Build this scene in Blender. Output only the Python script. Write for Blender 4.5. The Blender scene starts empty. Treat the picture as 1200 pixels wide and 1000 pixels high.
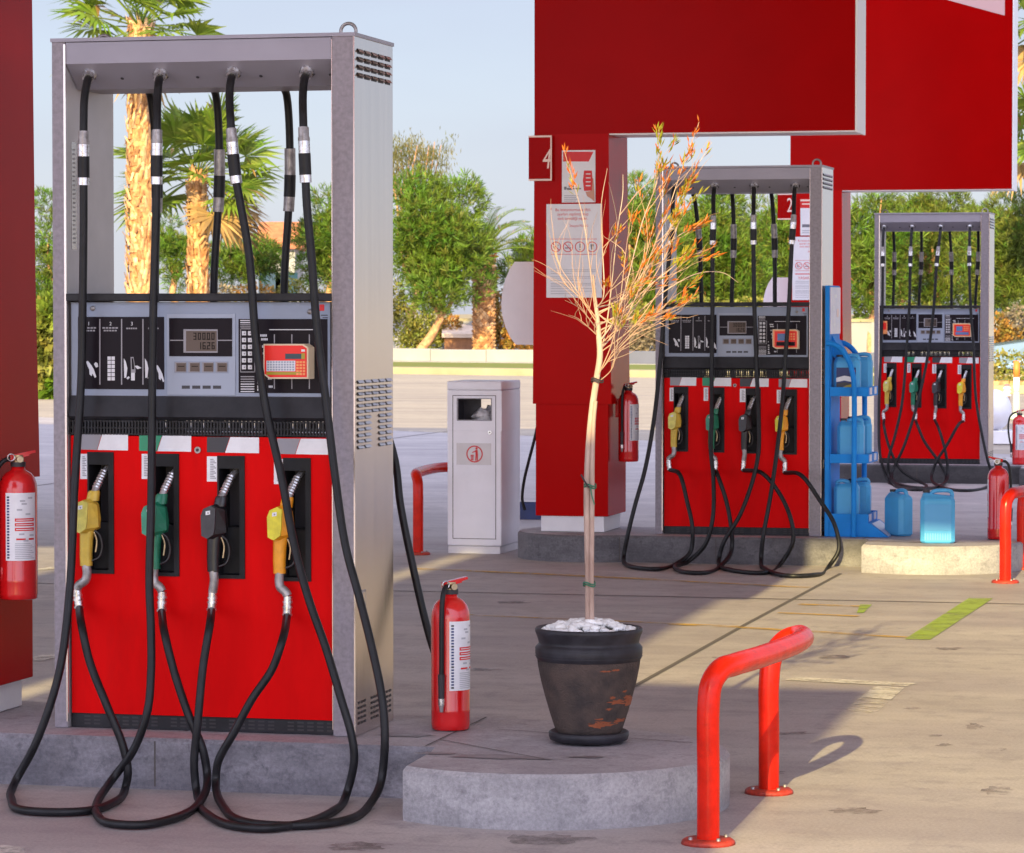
import bpy, bmesh, math, random
from mathutils import Vector, Matrix
random.seed(7)
R = math.radians
scene = bpy.context.scene
COL = scene.collection

# ------------------------------------------------------------------ camera
F = 3900.0                       # focal length in pixels of the 1200 px wide photograph
EYE = Vector((0, 0, 1.56))
PITCH = math.atan(134 / F)
cam_d = bpy.data.cameras.new('camera'); cam = bpy.data.objects.new('camera', cam_d); COL.objects.link(cam)
cam.location = EYE; cam.rotation_euler = (math.pi / 2 - PITCH, 0, 0)
cam_d.sensor_width = 36; cam_d.sensor_fit = 'HORIZONTAL'; cam_d.lens = F / 1200 * 36
cam_d.clip_start = 0.1; cam_d.clip_end = 3000
cam_d.dof.use_dof = True; cam_d.dof.focus_distance = 12.5; cam_d.dof.aperture_fstop = 22
scene.camera = cam

def ray(px, py):
    a, b = (px - 600) / F, (500 - py) / F
    return Vector((a, math.cos(PITCH) + b * math.sin(PITCH), -math.sin(PITCH) + b * math.cos(PITCH)))
def ground(px, py, z=0.0):
    d = ray(px, py); return EYE + d * ((z - EYE.z) / d.z)
def at(px, py, Y):
    d = ray(px, py); return EYE + d * (Y / d.y)

TH = R(14.0)
U = Vector((math.cos(TH), -math.sin(TH), 0)); V = Vector((math.sin(TH), math.cos(TH), 0))
IH = 0.17                        # island height
W, DP, HT = 1.05, 0.45, 2.30     # dispenser width, depth, height
ROW = 10.05                      # distance between the rows of islands
O0 = ground(416.5, 863.5, IH) - U * W
def origin(k): return O0 + V * (ROW * k)
def wpt(k, x, y, z):             # island frame -> world (z above the island top)
    return origin(k) + U * x + V * y + Vector((0, 0, z))
def loc(px, py, y, k=0):         # photograph point on the plane y of island frame k -> local x, z
    d = ray(px, py); o = origin(k); n = V
    p = EYE + d * (((o + V * y) - EYE).dot(n) / d.dot(n))
    return (p - o).dot(U), p.z - IH
def locg(px, py, zl, k=0):       # photograph point on the level z = zl of island frame -> local x, y
    p = ground(px, py, zl + IH); q = p - origin(k); return q.dot(U), q.dot(V)

# ------------------------------------------------------------------ materials
MATS = {}
def nd(nt, t, **kw):
    n = nt.nodes.new(t)
    for k, v in kw.items():
        if k in n.inputs: n.inputs[k].default_value = v
        else: setattr(n, k, v)
    return n
def mat(name, col, rough=0.5, metal=0.0, var=0.0, vscale=6.0, stretch=(1, 1, 1), bump=0.0, bscale=60.0,
        rvar=0.0, coat=0.0, col2=None, island=0.0, spec=0.5, trans=0.0, dirt=0.0, dcol=(0.1, 0.09, 0.08), dscale=3.0, dp=(0.55, 0.75), ior=1.5, wear=None):
    m = bpy.data.materials.new(name); m.use_nodes = True; nt = m.node_tree; L = nt.links
    b = nt.nodes['Principled BSDF']
    b.inputs['Base Color'].default_value = (*col, 1); b.inputs['Roughness'].default_value = rough
    b.inputs['Metallic'].default_value = metal; b.inputs['Coat Weight'].default_value = coat
    b.inputs['Coat Roughness'].default_value = 0.08
    b.inputs['Specular IOR Level'].default_value = spec; b.inputs['IOR'].default_value = ior
    if trans: b.inputs['Transmission Weight'].default_value = trans
    tc = nd(nt, 'ShaderNodeTexCoord'); mp = nd(nt, 'ShaderNodeMapping'); mp.inputs['Scale'].default_value = stretch
    L.new(tc.outputs['Object'], mp.inputs['Vector'])
    out = None
    if var or col2:
        n = nd(nt, 'ShaderNodeTexNoise', Scale=vscale, Detail=6.0, Roughness=0.6); L.new(mp.outputs[0], n.inputs['Vector'])
        r = nd(nt, 'ShaderNodeValToRGB'); c2 = col2 or tuple(max(0, c * (1 - var)) for c in col)
        c1 = col if col2 else tuple(min(1, c * (1 + var)) for c in col)
        r.color_ramp.elements[0].color = (*c2, 1); r.color_ramp.elements[1].color = (*c1, 1)
        r.color_ramp.elements[0].position = 0.36; r.color_ramp.elements[1].position = 0.64
        L.new(n.outputs['Fac'], r.inputs['Fac']); out = r.outputs['Color']
        if rvar:
            mr = nd(nt, 'ShaderNodeMapRange'); mr.inputs['To Min'].default_value = max(0, rough - rvar); mr.inputs['To Max'].default_value = rough + rvar
            L.new(n.outputs['Fac'], mr.inputs['Value']); L.new(mr.outputs[0], b.inputs['Roughness'])
    if dirt:
        n2 = nd(nt, 'ShaderNodeTexNoise', Scale=dscale, Detail=8.0, Roughness=0.7); L.new(mp.outputs[0], n2.inputs['Vector'])
        r2 = nd(nt, 'ShaderNodeValToRGB'); r2.color_ramp.elements[0].position = dp[0]; r2.color_ramp.elements[1].position = dp[1]
        r2.color_ramp.elements[1].color = (dirt, dirt, dirt, 1); r2.color_ramp.elements[0].color = (0, 0, 0, 1)
        L.new(n2.outputs['Fac'], r2.inputs['Fac'])
        mx = nd(nt, 'ShaderNodeMix', data_type='RGBA'); L.new(r2.outputs['Color'], mx.inputs[0])
        if out: L.new(out, mx.inputs[6])
        else: mx.inputs[6].default_value = (*col, 1)
        mx.inputs[7].default_value = (*dcol, 1); out = mx.outputs[2]
    if island:
        g = nd(nt, 'ShaderNodeNewGeometry'); hs = nd(nt, 'ShaderNodeHueSaturation')
        mr = nd(nt, 'ShaderNodeMapRange'); mr.inputs['To Min'].default_value = 1 - island; mr.inputs['To Max'].default_value = 1 + island
        L.new(g.outputs['Random Per Island'], mr.inputs['Value']); L.new(mr.outputs[0], hs.inputs['Value'])
        if out: L.new(out, hs.inputs['Color'])
        else: hs.inputs['Color'].default_value = (*col, 1)
        out = hs.outputs['Color']
    if out: L.new(out, b.inputs['Base Color'])
    if bump:
        n3 = nd(nt, 'ShaderNodeTexNoise', Scale=bscale, Detail=4.0); L.new(mp.outputs[0], n3.inputs['Vector'])
        bp = nd(nt, 'ShaderNodeBump', Strength=bump, Distance=0.01); L.new(n3.outputs['Fac'], bp.inputs['Height']); L.new(bp.outputs[0], b.inputs['Normal'])
    if wear:                                   # paint or film worn through to what lies below
        nw = nd(nt, 'ShaderNodeTexNoise', Scale=wear[0], Detail=10.0, Roughness=0.75); L.new(mp.outputs[0], nw.inputs['Vector'])
        rw = nd(nt, 'ShaderNodeMapRange'); rw.inputs['From Min'].default_value = wear[1]; rw.inputs['From Max'].default_value = wear[2]; L.new(nw.outputs['Fac'], rw.inputs['Value'])
        if len(wear) > 3: rw.inputs['To Max'].default_value = wear[3]
        tr = nd(nt, 'ShaderNodeBsdfTransparent'); ms = nd(nt, 'ShaderNodeMixShader'); L.new(rw.outputs[0], ms.inputs[0]); L.new(tr.outputs[0], ms.inputs[1]); L.new(b.outputs[0], ms.inputs[2]); L.new(ms.outputs[0], nt.nodes['Material Output'].inputs['Surface'])
    MATS[name] = m; return m
def leafmat(name, col, col2, island=0.35, trans=0.35, vscale=1.2):
    m = mat(name, col, 0.55, col2=col2, vscale=vscale, island=island, spec=0.3)
    nt = m.node_tree; L = nt.links; b = nt.nodes['Principled BSDF']; o = nt.nodes['Material Output']
    t = nd(nt, 'ShaderNodeBsdfTranslucent'); mx = nd(nt, 'ShaderNodeMixShader', Fac=trans)
    L.new(b.inputs['Base Color'].links[0].from_socket, t.inputs['Color'])
    L.new(b.outputs[0], mx.inputs[1]); L.new(t.outputs[0], mx.inputs[2]); L.new(mx.outputs[0], o.inputs['Surface'])
    return m

RED = (0.58, 0.003, 0.004)
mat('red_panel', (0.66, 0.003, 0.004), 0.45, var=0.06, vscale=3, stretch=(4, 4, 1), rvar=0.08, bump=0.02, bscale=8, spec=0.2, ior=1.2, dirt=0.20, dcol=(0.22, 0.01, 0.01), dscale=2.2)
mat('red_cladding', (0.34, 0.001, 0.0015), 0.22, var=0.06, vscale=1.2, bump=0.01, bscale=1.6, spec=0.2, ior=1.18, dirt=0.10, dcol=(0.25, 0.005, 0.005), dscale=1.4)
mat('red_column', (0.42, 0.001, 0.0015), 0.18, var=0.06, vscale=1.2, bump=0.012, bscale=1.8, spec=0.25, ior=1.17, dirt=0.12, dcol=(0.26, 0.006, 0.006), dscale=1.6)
mat('red_paint', (0.60, 0.008, 0.010), 0.2, var=0.08, vscale=9, coat=0.5)
mat('orange_red_paint', (0.58, 0.014, 0.004), 0.25, var=0.14, vscale=14, spec=0.35, ior=1.35, dirt=0.45, dcol=(0.34, 0.015, 0.008), dscale=18, bump=0.04, bscale=90, dp=(0.56, 0.68))
mat('rail_flange_rust', (0.36, 0.03, 0.015), 0.6, var=0.4, vscale=40, bump=0.3)
mat('steel_brushed', (0.62, 0.555, 0.53), 0.22, 1.0, var=0.035, vscale=3, stretch=(9, 9, 0.4), rvar=0.06, bump=0.006, bscale=14, dirt=0.12, dcol=(0.40, 0.36, 0.35), dscale=1.6)
mat('steel_inner', (0.56, 0.53, 0.54), 0.5, 0.35, var=0.06, vscale=4)
mat('zinc_post', (0.25, 0.225, 0.255), 0.5, 0.35, var=0.13, vscale=60, dirt=0.2, dcol=(0.15, 0.135, 0.15), dscale=12, bump=0.02, spec=0.3)
mat('grey_metal', (0.30, 0.285, 0.34), 0.42, 0.2, var=0.05, vscale=3, spec=0.3)
mat('black_rubber', (0.009, 0.009, 0.011), 0.45, var=0.4, vscale=20, rvar=0.08, spec=0.3)
mat('black_plastic', (0.018, 0.018, 0.022), 0.45, var=0.3, vscale=12, rvar=0.1, dirt=0.25, dcol=(0.05, 0.045, 0.045), dscale=14, spec=0.25)
mat('bay_black', (0.014, 0.014, 0.016), 0.55, var=0.3, vscale=10, spec=0.2)
mat('console_grey', (0.27, 0.31, 0.40), 0.5, spec=0.25, var=0.05, vscale=4)
mat('console_pale', (0.33, 0.37, 0.46), 0.5, spec=0.25, var=0.04, vscale=4)
mat('display_black', (0.010, 0.007, 0.011), 0.3, spec=0.12)
mat('print_white', (0.62, 0.62, 0.66), 0.5)
mat('print_dim', (0.28, 0.27, 0.30), 0.5)
mat('lcd', (0.13, 0.10, 0.085), 0.4, spec=0.1)
mat('lcd_segment', (0.026, 0.021, 0.019), 0.6, spec=0.05)
mat('label_white', (0.72, 0.72, 0.76), 0.45, var=0.04, vscale=30)
mat('label_grey', (0.27, 0.26, 0.29), 0.45)
mat('label_green', (0.01, 0.24, 0.12), 0.4)
mat('label_black', (0.03, 0.03, 0.04), 0.45)
mat('silver', (0.62, 0.61, 0.62), 0.28, 0.9, var=0.25, vscale=60, rvar=0.1)
mat('dull_metal', (0.32, 0.30, 0.30), 0.45, 0.6, var=0.3, vscale=40)
mat('brass', (0.50, 0.40, 0.25), 0.35, 0.9, var=0.2, vscale=40)
mat('nozzle_yellow', (0.58, 0.40, 0.05), 0.4, var=0.12, vscale=30)
mat('nozzle_yellow_cover', (0.60, 0.53, 0.12), 0.4, var=0.15, vscale=40)
mat('nozzle_amber', (0.74, 0.30, 0.01), 0.4, var=0.12, vscale=30)
mat('nozzle_lime_cover', (0.66, 0.58, 0.03), 0.4, var=0.12, vscale=40)
mat('nozzle_green', (0.006, 0.16, 0.085), 0.38, var=0.15, vscale=30)
mat('nozzle_green_cover', (0.03, 0.25, 0.16), 0.38, var=0.15, vscale=40)
mat('nozzle_black', (0.014, 0.014, 0.017), 0.35, var=0.3, vscale=30)
mat('nozzle_black_cover', (0.03, 0.03, 0.04), 0.35, var=0.3, vscale=30)
mat('terminal_red', (0.78, 0.012, 0.006), 0.4)
mat('terminal_cream', (0.72, 0.58, 0.40), 0.45, var=0.05)
mat('terminal_screen', (0.02, 0.05, 0.07), 0.2)
mat('terminal_blue', (0.08, 0.16, 0.35), 0.3)
mat('terminal_olive', (0.36, 0.28, 0.02), 0.4)
mat('terminal_orange', (0.85, 0.30, 0.10), 0.4)
mat('white_paint', (0.80, 0.79, 0.85), 0.42, var=0.04, vscale=3, dirt=0.12, dcol=(0.45, 0.42, 0.42), dscale=5, coat=0.1)
mat('white_plinth', (0.74, 0.72, 0.74), 0.5, var=0.05, dirt=0.25, dcol=(0.4, 0.37, 0.36), dscale=6)
mat('white_frame', (0.78, 0.76, 0.78), 0.4, var=0.04, vscale=1)
mat('reflection_pink', (0.62, 0.40, 0.40), 0.35)  # tint of the sky reflection painted on the far header
mat('poster_white', (0.74, 0.73, 0.77), 0.45, var=0.03, vscale=14)
mat('poster_red', (0.62, 0.01, 0.015), 0.45)
mat('poster_ink', (0.16, 0.16, 0.19), 0.6)
mat('poster_inkgrey', (0.42, 0.42, 0.47), 0.6)
mat('skin_print', (0.55, 0.26, 0.18), 0.5)
mat('sign_cream', (0.85, 0.62, 0.55), 0.5)
mat('bag_white', (0.62, 0.60, 0.62), 0.35, var=0.2, vscale=30, bump=0.5, bscale=40)
mat('bin_dark', (0.05, 0.045, 0.055), 0.5)
mat('rack_blue', (0.014, 0.22, 0.66), 0.5, var=0.08, vscale=5, spec=0.12)
mat('jug_blue', (0.075, 0.37, 0.70), 0.4, var=0.06, vscale=6, spec=0.3)
mat('jug_label', (0.06, 0.31, 0.64), 0.45)
mat('jug_ribs', (0.13, 0.42, 0.68), 0.4)
mat('header_print', (0.46, 0.47, 0.66), 0.3, col2=(0.66, 0.60, 0.70), vscale=5)
mat('deep_blue', (0.005, 0.02, 0.13), 0.4, var=0.2)
mat('terracotta_patch', (0.27, 0.075, 0.03), 0.8)
mat('pebble', (0.78, 0.78, 0.78), 0.7, island=0.12, bump=0.1)
mat('bark_pale', (0.50, 0.37, 0.31), 0.8, col2=(0.33, 0.22, 0.18), vscale=24, stretch=(1, 1, 0.25), bump=0.4, bscale=50)
mat('twig', (0.48, 0.30, 0.21), 0.7, col2=(0.40, 0.24, 0.17), vscale=14)
leafmat('leaf_orange', (0.75, 0.15, 0.02), (0.50, 0.16, 0.02), 0.3)
leafmat('leaf_fresh', (0.22, 0.30, 0.02), (0.34, 0.26, 0.03), 0.3)
mat('green_tie', (0.02, 0.16, 0.09), 0.5)
leafmat('pine_green', (0.058, 0.150, 0.012), (0.125, 0.175, 0.018), 0.5, 0.12, 0.9)
leafmat('pine_olive', (0.145, 0.15, 0.022), (0.075, 0.115, 0.015), 0.5, 0.12, 0.8)
leafmat('gum_leaf', (0.24, 0.20, 0.07), (0.14, 0.15, 0.05), 0.4, 0.3)
leafmat('palm_green', (0.13, 0.24, 0.02), (0.24, 0.28, 0.05), 0.35, 0.4)
leafmat('palm_dry', (0.42, 0.26, 0.10), (0.28, 0.17, 0.07), 0.35, 0.2)
leafmat('rust_leaf', (0.42, 0.17, 0.04), (0.18, 0.17, 0.03), 0.5, 0.25, 3)
leafmat('bush_leaf', (0.14, 0.18, 0.03), (0.26, 0.22, 0.05), 0.45, 0.25, 3)
leafmat('hedge_leaf', (0.20, 0.25, 0.035), (0.30, 0.22, 0.06), 0.4, 0.25, 3)
leafmat('dry_leaf', (0.30, 0.24, 0.16), (0.14, 0.11, 0.07), 0.5, 0.2, 3)
mat('flower_orange', (0.85, 0.22, 0.02), 0.6, island=0.3)
mat('pine_bark', (0.46, 0.24, 0.12), 0.85, var=0.4, vscale=7, bump=0.5, bscale=20)
mat('palm_bark', (0.52, 0.26, 0.11), 0.85, col2=(0.24, 0.10, 0.04), vscale=7, island=0.4, bump=0.4, bscale=12)
mat('palm_boot', (0.62, 0.40, 0.22), 0.8, col2=(0.40, 0.20, 0.09), vscale=5, island=0.4)
mat('wall_white', (0.30, 0.29, 0.285), 0.8, var=0.08, vscale=0.7)
mat('roof_tile', (0.5, 0.16, 0.06), 0.8, var=0.2, vscale=4)
mat('box_beige', (0.60, 0.46, 0.36), 0.8, var=0.1)
mat('box_brown', (0.33, 0.15, 0.07), 0.8, var=0.2)
mat('stone_grey', (0.11, 0.115, 0.16), 0.8, var=0.1, vscale=1.0, bump=0.1)
mat('kerb_cream', (0.33, 0.28, 0.17), 0.8, var=0.12, vscale=1.2)
mat('car_paint', (0.22, 0.32, 0.48), 0.22, 0.4, coat=0.8)
mat('car_glass', (0.02, 0.05, 0.08), 0.06)
mat('tyre', (0.02, 0.02, 0.02), 0.8)
mat('chrome', (0.7, 0.7, 0.7), 0.15, 1.0)
mat('post_orange', (0.85, 0.20, 0.03), 0.5)
mat('post_clear', (0.46, 0.52, 0.42), 0.4)
mat('lamp_post', (0.20, 0.14, 0.15), 0.5)
mat('canopy_soffit', (0.62, 0.58, 0.56), 0.6)
mat('gasket', (0.03, 0.025, 0.03), 0.6)

# concrete: pores, stains, drag streaks
def concrete(name, base, dark, pale, streak=(0.35, 6.0, 1), rough=0.62, crack=True, scale=1.0, stain=0.5, rot=TH):
    m = bpy.data.materials.new(name); m.use_nodes = True; nt = m.node_tree; L = nt.links; b = nt.nodes['Principled BSDF']
    tc = nd(nt, 'ShaderNodeTexCoord'); mp0 = nd(nt, 'ShaderNodeMapping'); mp0.inputs['Rotation'].default_value = (0, 0, rot); L.new(tc.outputs['Object'], mp0.inputs['Vector'])
    mp = nd(nt, 'ShaderNodeMapping'); mp.inputs['Scale'].default_value = streak; L.new(mp0.outputs[0], mp.inputs['Vector'])
    def noise(vec, s, d=8.0, r=0.6):
        n = nd(nt, 'ShaderNodeTexNoise', Scale=s, Detail=d, Roughness=r); L.new(vec, n.inputs['Vector']); return n.outputs['Fac']
    def ramp(v, p0, p1, c0=(0, 0, 0, 1), c1=(1, 1, 1, 1)):
        r = nd(nt, 'ShaderNodeValToRGB'); r.color_ramp.elements[0].position = p0; r.color_ramp.elements[1].position = p1
        r.color_ramp.elements[0].color = c0; r.color_ramp.elements[1].color = c1; L.new(v, r.inputs['Fac']); return r.outputs['Color']
    def mix(f, a, c, t='MIX', fac=None):
        x = nd(nt, 'ShaderNodeMix', data_type='RGBA', blend_type=t)
        if fac is not None: x.inputs[0].default_value = fac
        else: L.new(f, x.inputs[0])
        for s, v in ((6, a), (7, c)):
            if isinstance(v, tuple): x.inputs[s].default_value = (*v, 1)
            else: L.new(v, x.inputs[s])
        return x.outputs[2]
    c = mix(ramp(noise(mp0.outputs[0], 0.45 * scale), 0.35, 0.68), base, dark)
    c = mix(ramp(noise(mp.outputs[0], 1.1 * scale, 10, 0.65), 0.42, 0.72), c, pale)
    c = mix(ramp(noise(mp.outputs[0], 2.3 * scale, 10, 0.7), 0.55, 0.72), c, dark)
    st = ramp(noise(mp0.outputs[0], 1.3 * scale, 6, 0.55), 0.62, 0.70, (0, 0, 0, 1), (stain, stain, stain, 1))
    c = mix(st, c, tuple(v * 0.55 for v in dark))
    c = mix(ramp(noise(mp0.outputs[0], 7.0 * scale, 12, 0.75), 0.50, 0.66), c, tuple(v * 0.97 for v in dark))
    g = noise(mp0.outputs[0], 90, 4, 0.75)
    c = mix(None, c, ramp(g, 0.3, 0.7, (0.72, 0.72, 0.72, 1), (1.12, 1.12, 1.12, 1)), 'MULTIPLY', 1.0)
    L.new(c, b.inputs['Base Color'])
    mr = nd(nt, 'ShaderNodeMapRange'); mr.inputs['To Min'].default_value = rough - 0.22; mr.inputs['To Max'].default_value = rough + 0.2
    L.new(noise(mp.outputs[0], 0.8 * scale, 6), mr.inputs['Value']); L.new(mr.outputs[0], b.inputs['Roughness'])
    b.inputs['Specular IOR Level'].default_value = 0.35
    bp = nd(nt, 'ShaderNodeBump', Strength=0.25, Distance=0.006); L.new(g, bp.inputs['Height']); L.new(bp.outputs[0], b.inputs['Normal'])
    MATS[name] = m; return m
concrete('forecourt', (0.43, 0.385, 0.385), (0.32, 0.285, 0.295), (0.51, 0.465, 0.45), streak=(0.55, 2.2, 1), scale=0.8, stain=0.28)
concrete('road_surface', (0.40, 0.335, 0.26), (0.29, 0.24, 0.20), (0.48, 0.40, 0.31), streak=(0.12, 2.0, 1), scale=0.5, stain=0.25)
concrete('island_top', (0.40, 0.37, 0.40), (0.29, 0.26, 0.285), (0.51, 0.48, 0.51), streak=(1, 1, 1), scale=2.2, stain=0.6)
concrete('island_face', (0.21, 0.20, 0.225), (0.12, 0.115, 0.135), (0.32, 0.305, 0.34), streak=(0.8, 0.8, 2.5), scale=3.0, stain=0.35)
concrete('island_face_shade_mid', (0.135, 0.128, 0.14), (0.085, 0.08, 0.09), (0.20, 0.19, 0.205), streak=(0.8, 0.8, 2.5), scale=3.0, stain=0.35)  # same kerb concrete, shade of the middle row put into the colour
concrete('island_face_shade_far', (0.070, 0.066, 0.072), (0.045, 0.042, 0.047), (0.11, 0.105, 0.11), streak=(0.8, 0.8, 2.5), scale=3.0, stain=0.35)  # same concrete again, deep shade of the far row painted in
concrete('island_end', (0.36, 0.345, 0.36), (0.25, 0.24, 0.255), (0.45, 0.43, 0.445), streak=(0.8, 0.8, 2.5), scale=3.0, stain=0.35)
concrete('pavement_slab', (0.32, 0.31, 0.33), (0.26, 0.25, 0.28), (0.38, 0.37, 0.38), streak=(1, 1, 1), scale=0.6)
mat('grass_verge', (0.11, 0.15, 0.015), 0.9, col2=(0.17, 0.16, 0.02), vscale=2.5, bump=0.6, bscale=30)
mat('soil', (0.34, 0.26, 0.17), 0.9, col2=(0.24, 0.20, 0.10), vscale=0.6, bump=0.4)
mat('paint_yellow', (0.55, 0.33, 0.03), 0.6, wear=(5.0, .36, .60, .85))
mat('paint_lime', (0.30, 0.42, 0.02), 0.6, wear=(4.0, .26, .56, .95))
mat('paint_white', (0.64, 0.60, 0.55), 0.6, wear=(9.0, .34, .56, .9))
mat('paint_worn', (0.60, 0.55, 0.48), 0.6, wear=(16.0, .46, .62, .8))
mat('oil_spot', (0.16, 0.13, 0.12), 0.45, wear=(9.0, .38, .66, .75))
mat('joint', (0.10, 0.085, 0.08), 0.9)
mat('pot_clay', (0.022, 0.021, 0.027), 0.5, var=0.35, vscale=20, rvar=0.1, spec=0.3)
mat('pot_rough', (0.085, 0.062, 0.054), 0.8, col2=(0.045, 0.037, 0.036), vscale=16, bump=0.5, bscale=160, spec=0.25)
mat('wet_stain', (0.17, 0.14, 0.15), 0.5, col2=(0.24, 0.21, 0.22), vscale=18)

# ------------------------------------------------------------------ mesh builder
def catmull(pts, n=6):
    P = [Vector(p) for p in pts]
    if len(P) < 3: return P
    out = []
    for i in range(len(P) - 1):
        p0 = P[i - 1] if i else P[0] * 2 - P[1]; p1, p2 = P[i], P[i + 1]
        p3 = P[i + 2] if i + 2 < len(P) else P[-1] * 2 - P[-2]
        d1 = max((p1 - p0).length, 1e-5) ** .5; d2 = max((p2 - p1).length, 1e-5) ** .5; d3 = max((p3 - p2).length, 1e-5) ** .5
        m1 = (p2 - p1) + ((p1 - p0) / d1 - (p2 - p0) / (d1 + d2)) * d2
        m2 = (p2 - p1) + ((p3 - p2) / d3 - (p3 - p1) / (d2 + d3)) * d2
        for j in range(n):
            t = j / n; t2, t3 = t * t, t * t * t
            out.append(p1 * (2 * t3 - 3 * t2 + 1) + m1 * (t3 - 2 * t2 + t) + p2 * (-2 * t3 + 3 * t2) + m2 * (t3 - t2))
    out.append(P[-1]); return out
TEXT = {}
def text_geo(s):
    if s not in TEXT:
        cu = bpy.data.curves.new('lettering', 'FONT'); cu.body = s; cu.size = 1.0; cu.align_x = 'CENTER'
        o = bpy.data.objects.new('lettering', cu); COL.objects.link(o)
        dg = bpy.context.evaluated_depsgraph_get(); dg.update(); e = o.evaluated_get(dg); me = e.to_mesh()
        TEXT[s] = ([v.co.copy() for v in me.vertices], [tuple(p.vertices) for p in me.polygons])
        e.to_mesh_clear(); bpy.data.objects.remove(o); bpy.data.curves.remove(cu)
    return TEXT[s]
class MB:
    def __init__(s): s.v = []; s.f = []; s.m = []; s.sm = []; s.mats = []
    def mi(s, name):
        if name not in s.mats: s.mats.append(name)
        return s.mats.index(name)
    def add(s, verts, faces, mat, smooth=False):
        b = len(s.v); s.v += [Vector(v) for v in verts]; k = s.mi(mat)
        for f in faces: s.f.append([b + i for i in f]); s.m.append(k); s.sm.append(smooth)
    def quad(s, a, b, c, d, mat): s.add([a, b, c, d], [(0, 1, 2, 3)], mat)
    def box(s, x0, x1, y0, y1, z0, z1, mat, bev=0.0, M=None, seg=2, fm=None):
        if bev:
            bm = bmesh.new(); bmesh.ops.create_cube(bm, size=1.0)
            for v in bm.verts: v.co = Vector(((x0 + x1) / 2 + v.co.x * (x1 - x0), (y0 + y1) / 2 + v.co.y * (y1 - y0), (z0 + z1) / 2 + v.co.z * (z1 - z0)))
            bmesh.ops.bevel(bm, geom=bm.edges[:], offset=bev, segments=seg, profile=0.5, affect='EDGES')
            bm.verts.index_update()
            vs = [v.co.copy() for v in bm.verts]; fs = [[v.index for v in f.verts] for f in bm.faces]; bm.free()
            if M: vs = [M @ v for v in vs]
            s.add(vs, fs, mat, False); return
        vs = [Vector(p) for p in ((x0, y0, z0), (x1, y0, z0), (x1, y1, z0), (x0, y1, z0), (x0, y0, z1), (x1, y0, z1), (x1, y1, z1), (x0, y1, z1))]
        if M: vs = [M @ v for v in vs]
        fs = [(0, 1, 5, 4), (1, 2, 6, 5), (2, 3, 7, 6), (3, 0, 4, 7), (4, 5, 6, 7), (3, 2, 1, 0)]
        if fm:                                   # front face in another material
            s.add(vs, [fs[0]], fm); s.add(vs, fs[1:], mat)
        else: s.add(vs, fs, mat)
    def prism(s, poly, a, b, mat, axis='x', smooth=False):   # poly in the other two axes, extruded from a to b
        n = len(poly)
        def mk(p, t): return {'x': (t, p[0], p[1]), 'y': (p[0], t, p[1]), 'z': (p[0], p[1], t)}[axis]
        vs = [mk(p, a) for p in poly] + [mk(p, b) for p in poly]
        s.add(vs, [tuple(range(n))[::-1], tuple(range(n, 2 * n))], mat)
        s.add(vs, [(i, (i + 1) % n, n + (i + 1) % n, n + i) for i in range(n)], mat, smooth)
    def loft(s, rings, mat, smooth=True, cap=True):
        n = len(rings[0]); vs = [p for r in rings for p in r]
        fs = [(i * n + j, i * n + (j + 1) % n, (i + 1) * n + (j + 1) % n, (i + 1) * n + j) for i in range(len(rings) - 1) for j in range(n)]
        s.add(vs, fs, mat, smooth)
        if cap: s.add(list(rings[0]), [tuple(range(n))[::-1]], mat); s.add(list(rings[-1]), [tuple(range(n))], mat)
    def tube(s, pts, r, mat, n=10, smooth=True, sub=0):
        P = catmull(pts, sub) if sub else [Vector(p) for p in pts]
        rad = r if callable(r) else (lambda t: r)
        rings = []; up = None
        for i, p in enumerate(P):
            t = (P[min(i + 1, len(P) - 1)] - P[max(i - 1, 0)])
            if t.length < 1e-9: t = Vector((0, 0, 1))
            t.normalize()
            if up is None: up = t.orthogonal().normalized()
            up = (up - t * up.dot(t))
            up = up.normalized() if up.length > 1e-6 else t.orthogonal().normalized()
            w = t.cross(up); rr = rad(i / max(1, len(P) - 1))
            rings.append([p + (up * math.cos(2 * math.pi * j / n) + w * math.sin(2 * math.pi * j / n)) * rr for j in range(n)])
        s.loft(rings, mat, smooth)
    def cyl(s, a, b, r, mat, n=14, r2=None):
        r2 = r if r2 is None else r2; s.tube([a, b], lambda t: r + (r2 - r) * t, mat, n)
    def lathe(s, prof, c, mat, n=28, axis='z', a0=0, a1=2 * math.pi, smooth=True):
        full = abs(a1 - a0 - 2 * math.pi) < 1e-6; m = n if full else n + 1; vs = []
        for r, z in prof:
            for j in range(m):
                a = a0 + (a1 - a0) * j / n; vs.append(Vector(c) + Vector((r * math.cos(a), r * math.sin(a), z)))
        fs = []
        for i in range(len(prof) - 1):
            for j in range(n):
                k = (j + 1) % m; fs.append((i * m + j, i * m + k, (i + 1) * m + k, (i + 1) * m + j))
        s.add(vs, fs, mat, smooth)
    def sphere(s, c, r, mat, n=10, sq=(1, 1, 1), jit=0.0):
        rings = []; c = Vector(c)
        for i in range(1, n):
            th = math.pi * i / n
            rings.append([c + Vector((r * sq[0] * math.sin(th) * math.cos(2 * math.pi * j / (n + 2)), r * sq[1] * math.sin(th) * math.sin(2 * math.pi * j / (n + 2)), r * sq[2] * math.cos(th))) * (1) + Vector((random.uniform(-jit, jit), random.uniform(-jit, jit), random.uniform(-jit, jit))) for j in range(n + 2)])
        s.loft(rings, mat)
    def text(s, txt, c, size, mat, ux=(1, 0, 0), uz=(0, 0, 1), sx=1.0, shear=0.0):
        vs, fs = text_geo(txt); ux, uz, c = Vector(ux), Vector(uz), Vector(c)
        s.add([c + ux * ((v.x * sx + v.y * shear) * size) + uz * (v.y * size) for v in vs], fs, mat)
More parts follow.
